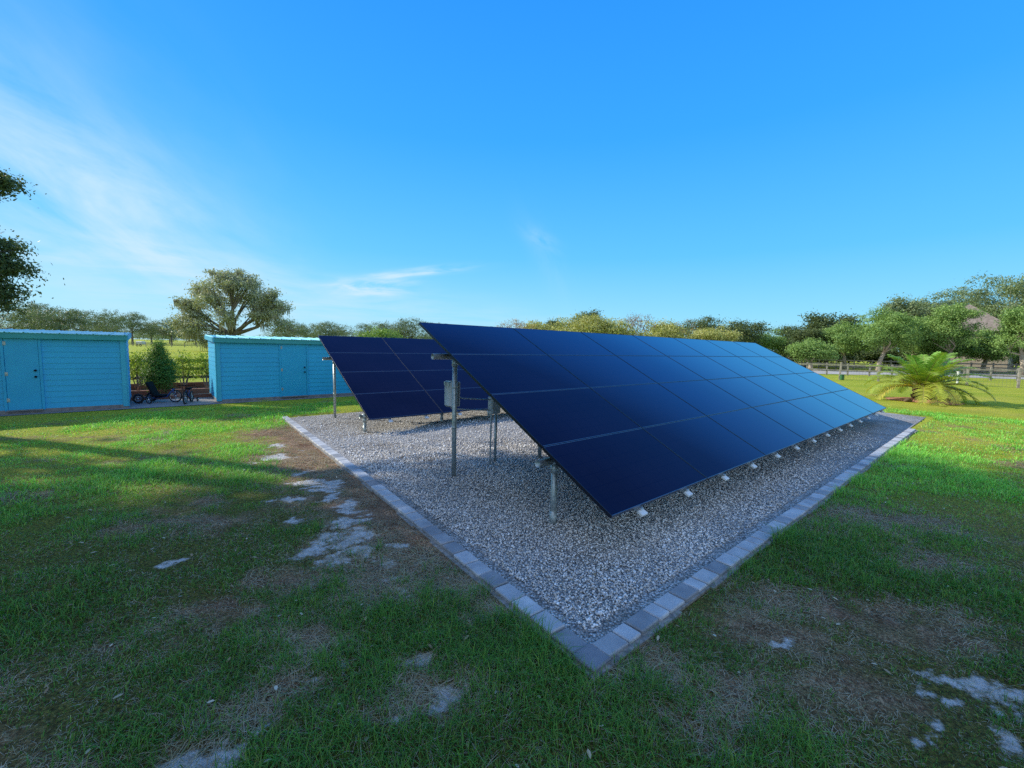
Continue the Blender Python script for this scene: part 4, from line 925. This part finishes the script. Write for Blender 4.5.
cb = [((0, 0, .70), (.30, .30, .26)), ((.24, .1, .98), (.24, .24, .22)), ((-.26, 0, .92), (.22, .22, .2)), ((.05, -.1, 1.18), (.2, .2, .18)), ((-.12, .2, 1.32), (.13, .13, .14)), ((.28, -.1, .66), (.18, .18, .16)), ((-.3, .1, .6), (.16, .16, .14))]
for px, sd_, lb in ((138, 21, 'young yellow-green citrus bush left of the cypress'), (184, 22, 'young citrus bush with bare stems right of the cypress'), (207, 23, 'leafy citrus bush against the right-hand shed end')):
    shrub('citrus_bush', on(px, 4.6), cb, 'citrus_leaf', 1300, .042, sd_, lb, h=.8, stems=6, group='citrus bushes in the mulch bed')

# --- pedal trike and small bike on the patio
def wheel(parent, c, R, ax, mt='rubber', r=.018):
    w = MB().torus(c, R-r, r, ax, 30, 8).build('wheel', M['rubber'], parent, True)
    mb = MB().tube([Vector(c)-Vector(ax)*.03, Vector(c)+Vector(ax)*.03], .02, 10)
    u = Vector(ax).orthogonal().normalized(); v = Vector(ax).cross(u)
    for k in range(8):
        a = k*math.pi/4; mb.tube([c, Vector(c)+(u*math.cos(a)+v*math.sin(a))*(R-r*1.5)], .004, 5)
    mb.torus(c, R-2.2*r, .006, ax, 30, 6); mb.build('rim', M['chrome'], w, True)
tp = at(160, 402.5); t = thing('pedal_trike', tp, rad(12), 'low black recumbent pedal trike on the patio by the left shed', 'tricycle')
wheel(t, (-.42, -.26, .15), .15, (0, 1, 0), r=.03); wheel(t, (-.12, -.30, .13), .13, (.5, 1, 0)); wheel(t, (-.36, .28, .15), .15, (0, 1, 0), r=.03); wheel(t, (.42, 0, .20), .20, (.15, 1, 0))
MB().tube([(-.40, -.26, .15), (-.38, .28, .15)], .014, 8).tube([(-.38, 0, .15), (-.1, 0, .14), (.2, 0, .18), (.38, 0, .42)], .02, 10).tube([(.38, .05, .42), (.42, .05, .2)], .012, 8).tube([(.38, -.05, .42), (.42, -.05, .2)], .012, 8).build('chassis', M['blue_paint'], t, True)
Mx = Matrix.Translation((-.18, 0, .42)) @ Matrix.Rotation(rad(-24), 4, 'Y'); MB().box((0, 0, 0), (.05, .34, .46), Mx, bev=.02).build('seat_back', M['black_plastic'], t)
MB().box((0, 0, .22), (.36, .34, .06), bev=.02).build('seat', M['black_plastic'], t)
MB().tube([(.30, -.16, .40), (.34, 0, .44), (.30, .16, .40)], .012, 8).build('handlebar', M['black_plastic'], t, True)
MB().box((.42, .13, .12), (.08, .09, .025)).box((.42, -.13, .28), (.08, .09, .025)).build('pedal', M['chrome'], t)
bp_ = at(188.5, 403); t = thing('child_bike', bp_, rad(-68), "small black child's bike standing on the patio facing the camera", 'bicycle')
wheel(t, (.28, 0, .19), .19, (0, 1, 0), r=.022); wheel(t, (-.30, 0, .17), .17, (0, 1, 0), r=.022); wheel(t, (-.30, -.16, .09), .07, (0, 1, 0)); wheel(t, (-.30, .16, .09), .07, (0, 1, 0))
MB().tube([(-.30, 0, .17), (-.05, 0, .2), (.2, 0, .42)], .018, 8).tube([(-.05, 0, .2), (-.12, 0, .42)], .015, 8).tube([(-.3, -.16, .09), (-.3, .16, .09)], .01, 8).build('frame', M['blue_paint'], t, True)
MB().tube([(.28, .05, .19), (.2, .04, .42)], .01, 8).tube([(.28, -.05, .19), (.2, -.04, .42)], .01, 8).tube([(.2, 0, .4), (.17, 0, .55)], .014, 8).build('fork', M['black_plastic'], t, True)
MB().tube([(.12, -.22, .56), (.17, -.08, .56), (.17, .08, .56), (.12, .22, .56)], .012, 8).build('handlebar', M['black_plastic'], t, True)
MB().box((-.13, 0, .44), (.22, .12, .05), bev=.02).build('saddle', M['black_plastic'], t)
MB().box((-.05, .09, .12), (.08, .08, .02)).box((-.05, -.09, .26), (.08, .08, .02)).build('pedal', M['black_plastic'], t)

# --- palm
pp = at(921, 401); t = thing('date_palm', pp, 0, 'short feathery palm with arching yellow-green fronds on a mulch ring', 'palm')
tk = MB(); tk.tube([(0, 0, -.1), (0, 0, .2), (0, 0, .5)], [.30, .27, .2], 14)
g_ = random.Random(4)
for k in range(46):
    a = g_.uniform(0, 6.28); z_ = g_.uniform(.02, .5); r0_ = .24-.1*z_; tk.tube([(math.cos(a)*r0_, math.sin(a)*r0_, z_), (math.cos(a)*(r0_+.1), math.sin(a)*(r0_+.1), z_+.14)], [.045, .02], 6)
tk.build('trunk', M['palm_trunk'], t)
for k in range(42):
    a = k*2.399+g_.uniform(-.2, .2); el = rad(84-70*(k/42)**.85+g_.uniform(-6, 6)); ln = g_.uniform(1.75, 2.3) if k > 5 else 1.6
    pts = []; p = Vector((math.cos(a)*.08, math.sin(a)*.08, .48)); e = el; seg = 14
    for i in range(seg+1):
        pts.append(p.copy()); d = Vector((math.cos(a)*math.cos(e), math.sin(a)*math.cos(e), math.sin(e))); p = p+d*(ln/seg); e -= rad(2.8+6.0*(k/42))*(.5+i/seg)
        if p.z < .12: e = max(e, rad(0))
    fr = MB().tube(pts, [.022*(1-.85*i/seg) for i in range(seg+1)], 6).build('frond_stalk', M['palm_rachis'], t, True)
    V_, F_, C_ = [], [], []; b = 0; tone = min(1, max(0, 1-(k/42)*.75+g_.uniform(-.15, .15))); nl = 34
    for i in range(nl):
        f = .16+.84*i/nl; x_ = f*seg; i0 = min(int(x_), seg-1); p0 = pts[i0].lerp(pts[i0+1], x_-i0); d = (pts[i0+1]-pts[i0]).normalized(); sd = d.cross(Vector((0, 0, 1))).normalized(); up = sd.cross(d)
        ll = .42*math.sin(math.pi*min(1, .12+f*.86))**.6*g_.uniform(.85, 1.1)
        for s_ in (-1, 1):
            dv = (sd*s_*.80+d*.55+up*g_.uniform(.05, .38)).normalized(); mid_ = p0+dv*ll*.5; tip = p0+dv*ll+Vector((0, 0, -.10*ll-.04)); wv = d*.018
            V_ += [p0-wv, p0+wv, mid_+wv*1.2, mid_-wv*1.2, tip+wv*.2, tip-wv*.2]; F_ += [(b, b+1, b+2, b+3), (b+3, b+2, b+4, b+5)]; b += 6; C_ += [(min(1, max(0, tone+g_.uniform(-.12, .12))), g_.uniform(.85, 1.1))]*6
    link('leaflets', np_mesh('leaflets', np.array([tuple(v) for v in V_]), np.array(F_), np.array(C_)), M['palm_leaf'], fr)
vs = [(pp.x, pp.y, pp.z+.10)]; n_ = 40
for ring, (r0_, zz_) in enumerate(((.7, .08), (1.15, .012))):
    for i in range(n_):
        a = 2*math.pi*i/n_; q = 1+.06*math.sin(3*a)+.04*math.sin(7*a); vs.append((pp.x+.12+math.cos(a)*r0_*q, pp.y+math.sin(a)*r0_*q, pp.z+zz_))
fs = [(0, 1+i, 1+(i+1) % n_) for i in range(n_)]+[(1+i, 1+n_+i, 1+n_+(i+1) % n_, 1+(i+1) % n_) for i in range(n_)]
tag(MB().add(vs, fs).build('mulch_ring', M['mulch'], smooth=True), kind='structure')
for k, (px, py) in enumerate(((908, 402), (935, 400.5), (948, 402))):
    p = at(px, py); o = MB().tube([(-.13, 0, .05), (.0, .02, .08), (.14, 0, .05)], [.05, .08, .04], 9).build('rock', M['palm_trunk'], None, True); o.location = p; tag(o, ['dark stone on the left of the palm mulch ring', 'dark stone just right of the palm base', 'dark stone at the right rim of the mulch ring'][k], 'stone')

# ------------------------------------------------------------------ camera and render settings
cd = bpy.data.cameras.new('camera'); cd.sensor_width = 36; cd.lens = FPX/1024*36; cd.clip_start = .05; cd.clip_end = 6000
cam = bpy.data.objects.new('camera', cd); COL.objects.link(cam)
cam.matrix_world = Matrix.Translation((0, 0, CAMH)) @ Matrix((CR, CU, -CF)).transposed().to_4x4()
SC.camera = cam
SC.view_settings.view_transform = 'Standard'; SC.view_settings.look = 'None'; SC.view_settings.exposure = 0; SC.view_settings.gamma = 1
SC.cycles.use_denoising = False
SC.cycles.max_bounces = 6; SC.cycles.transparent_max_bounces = 4
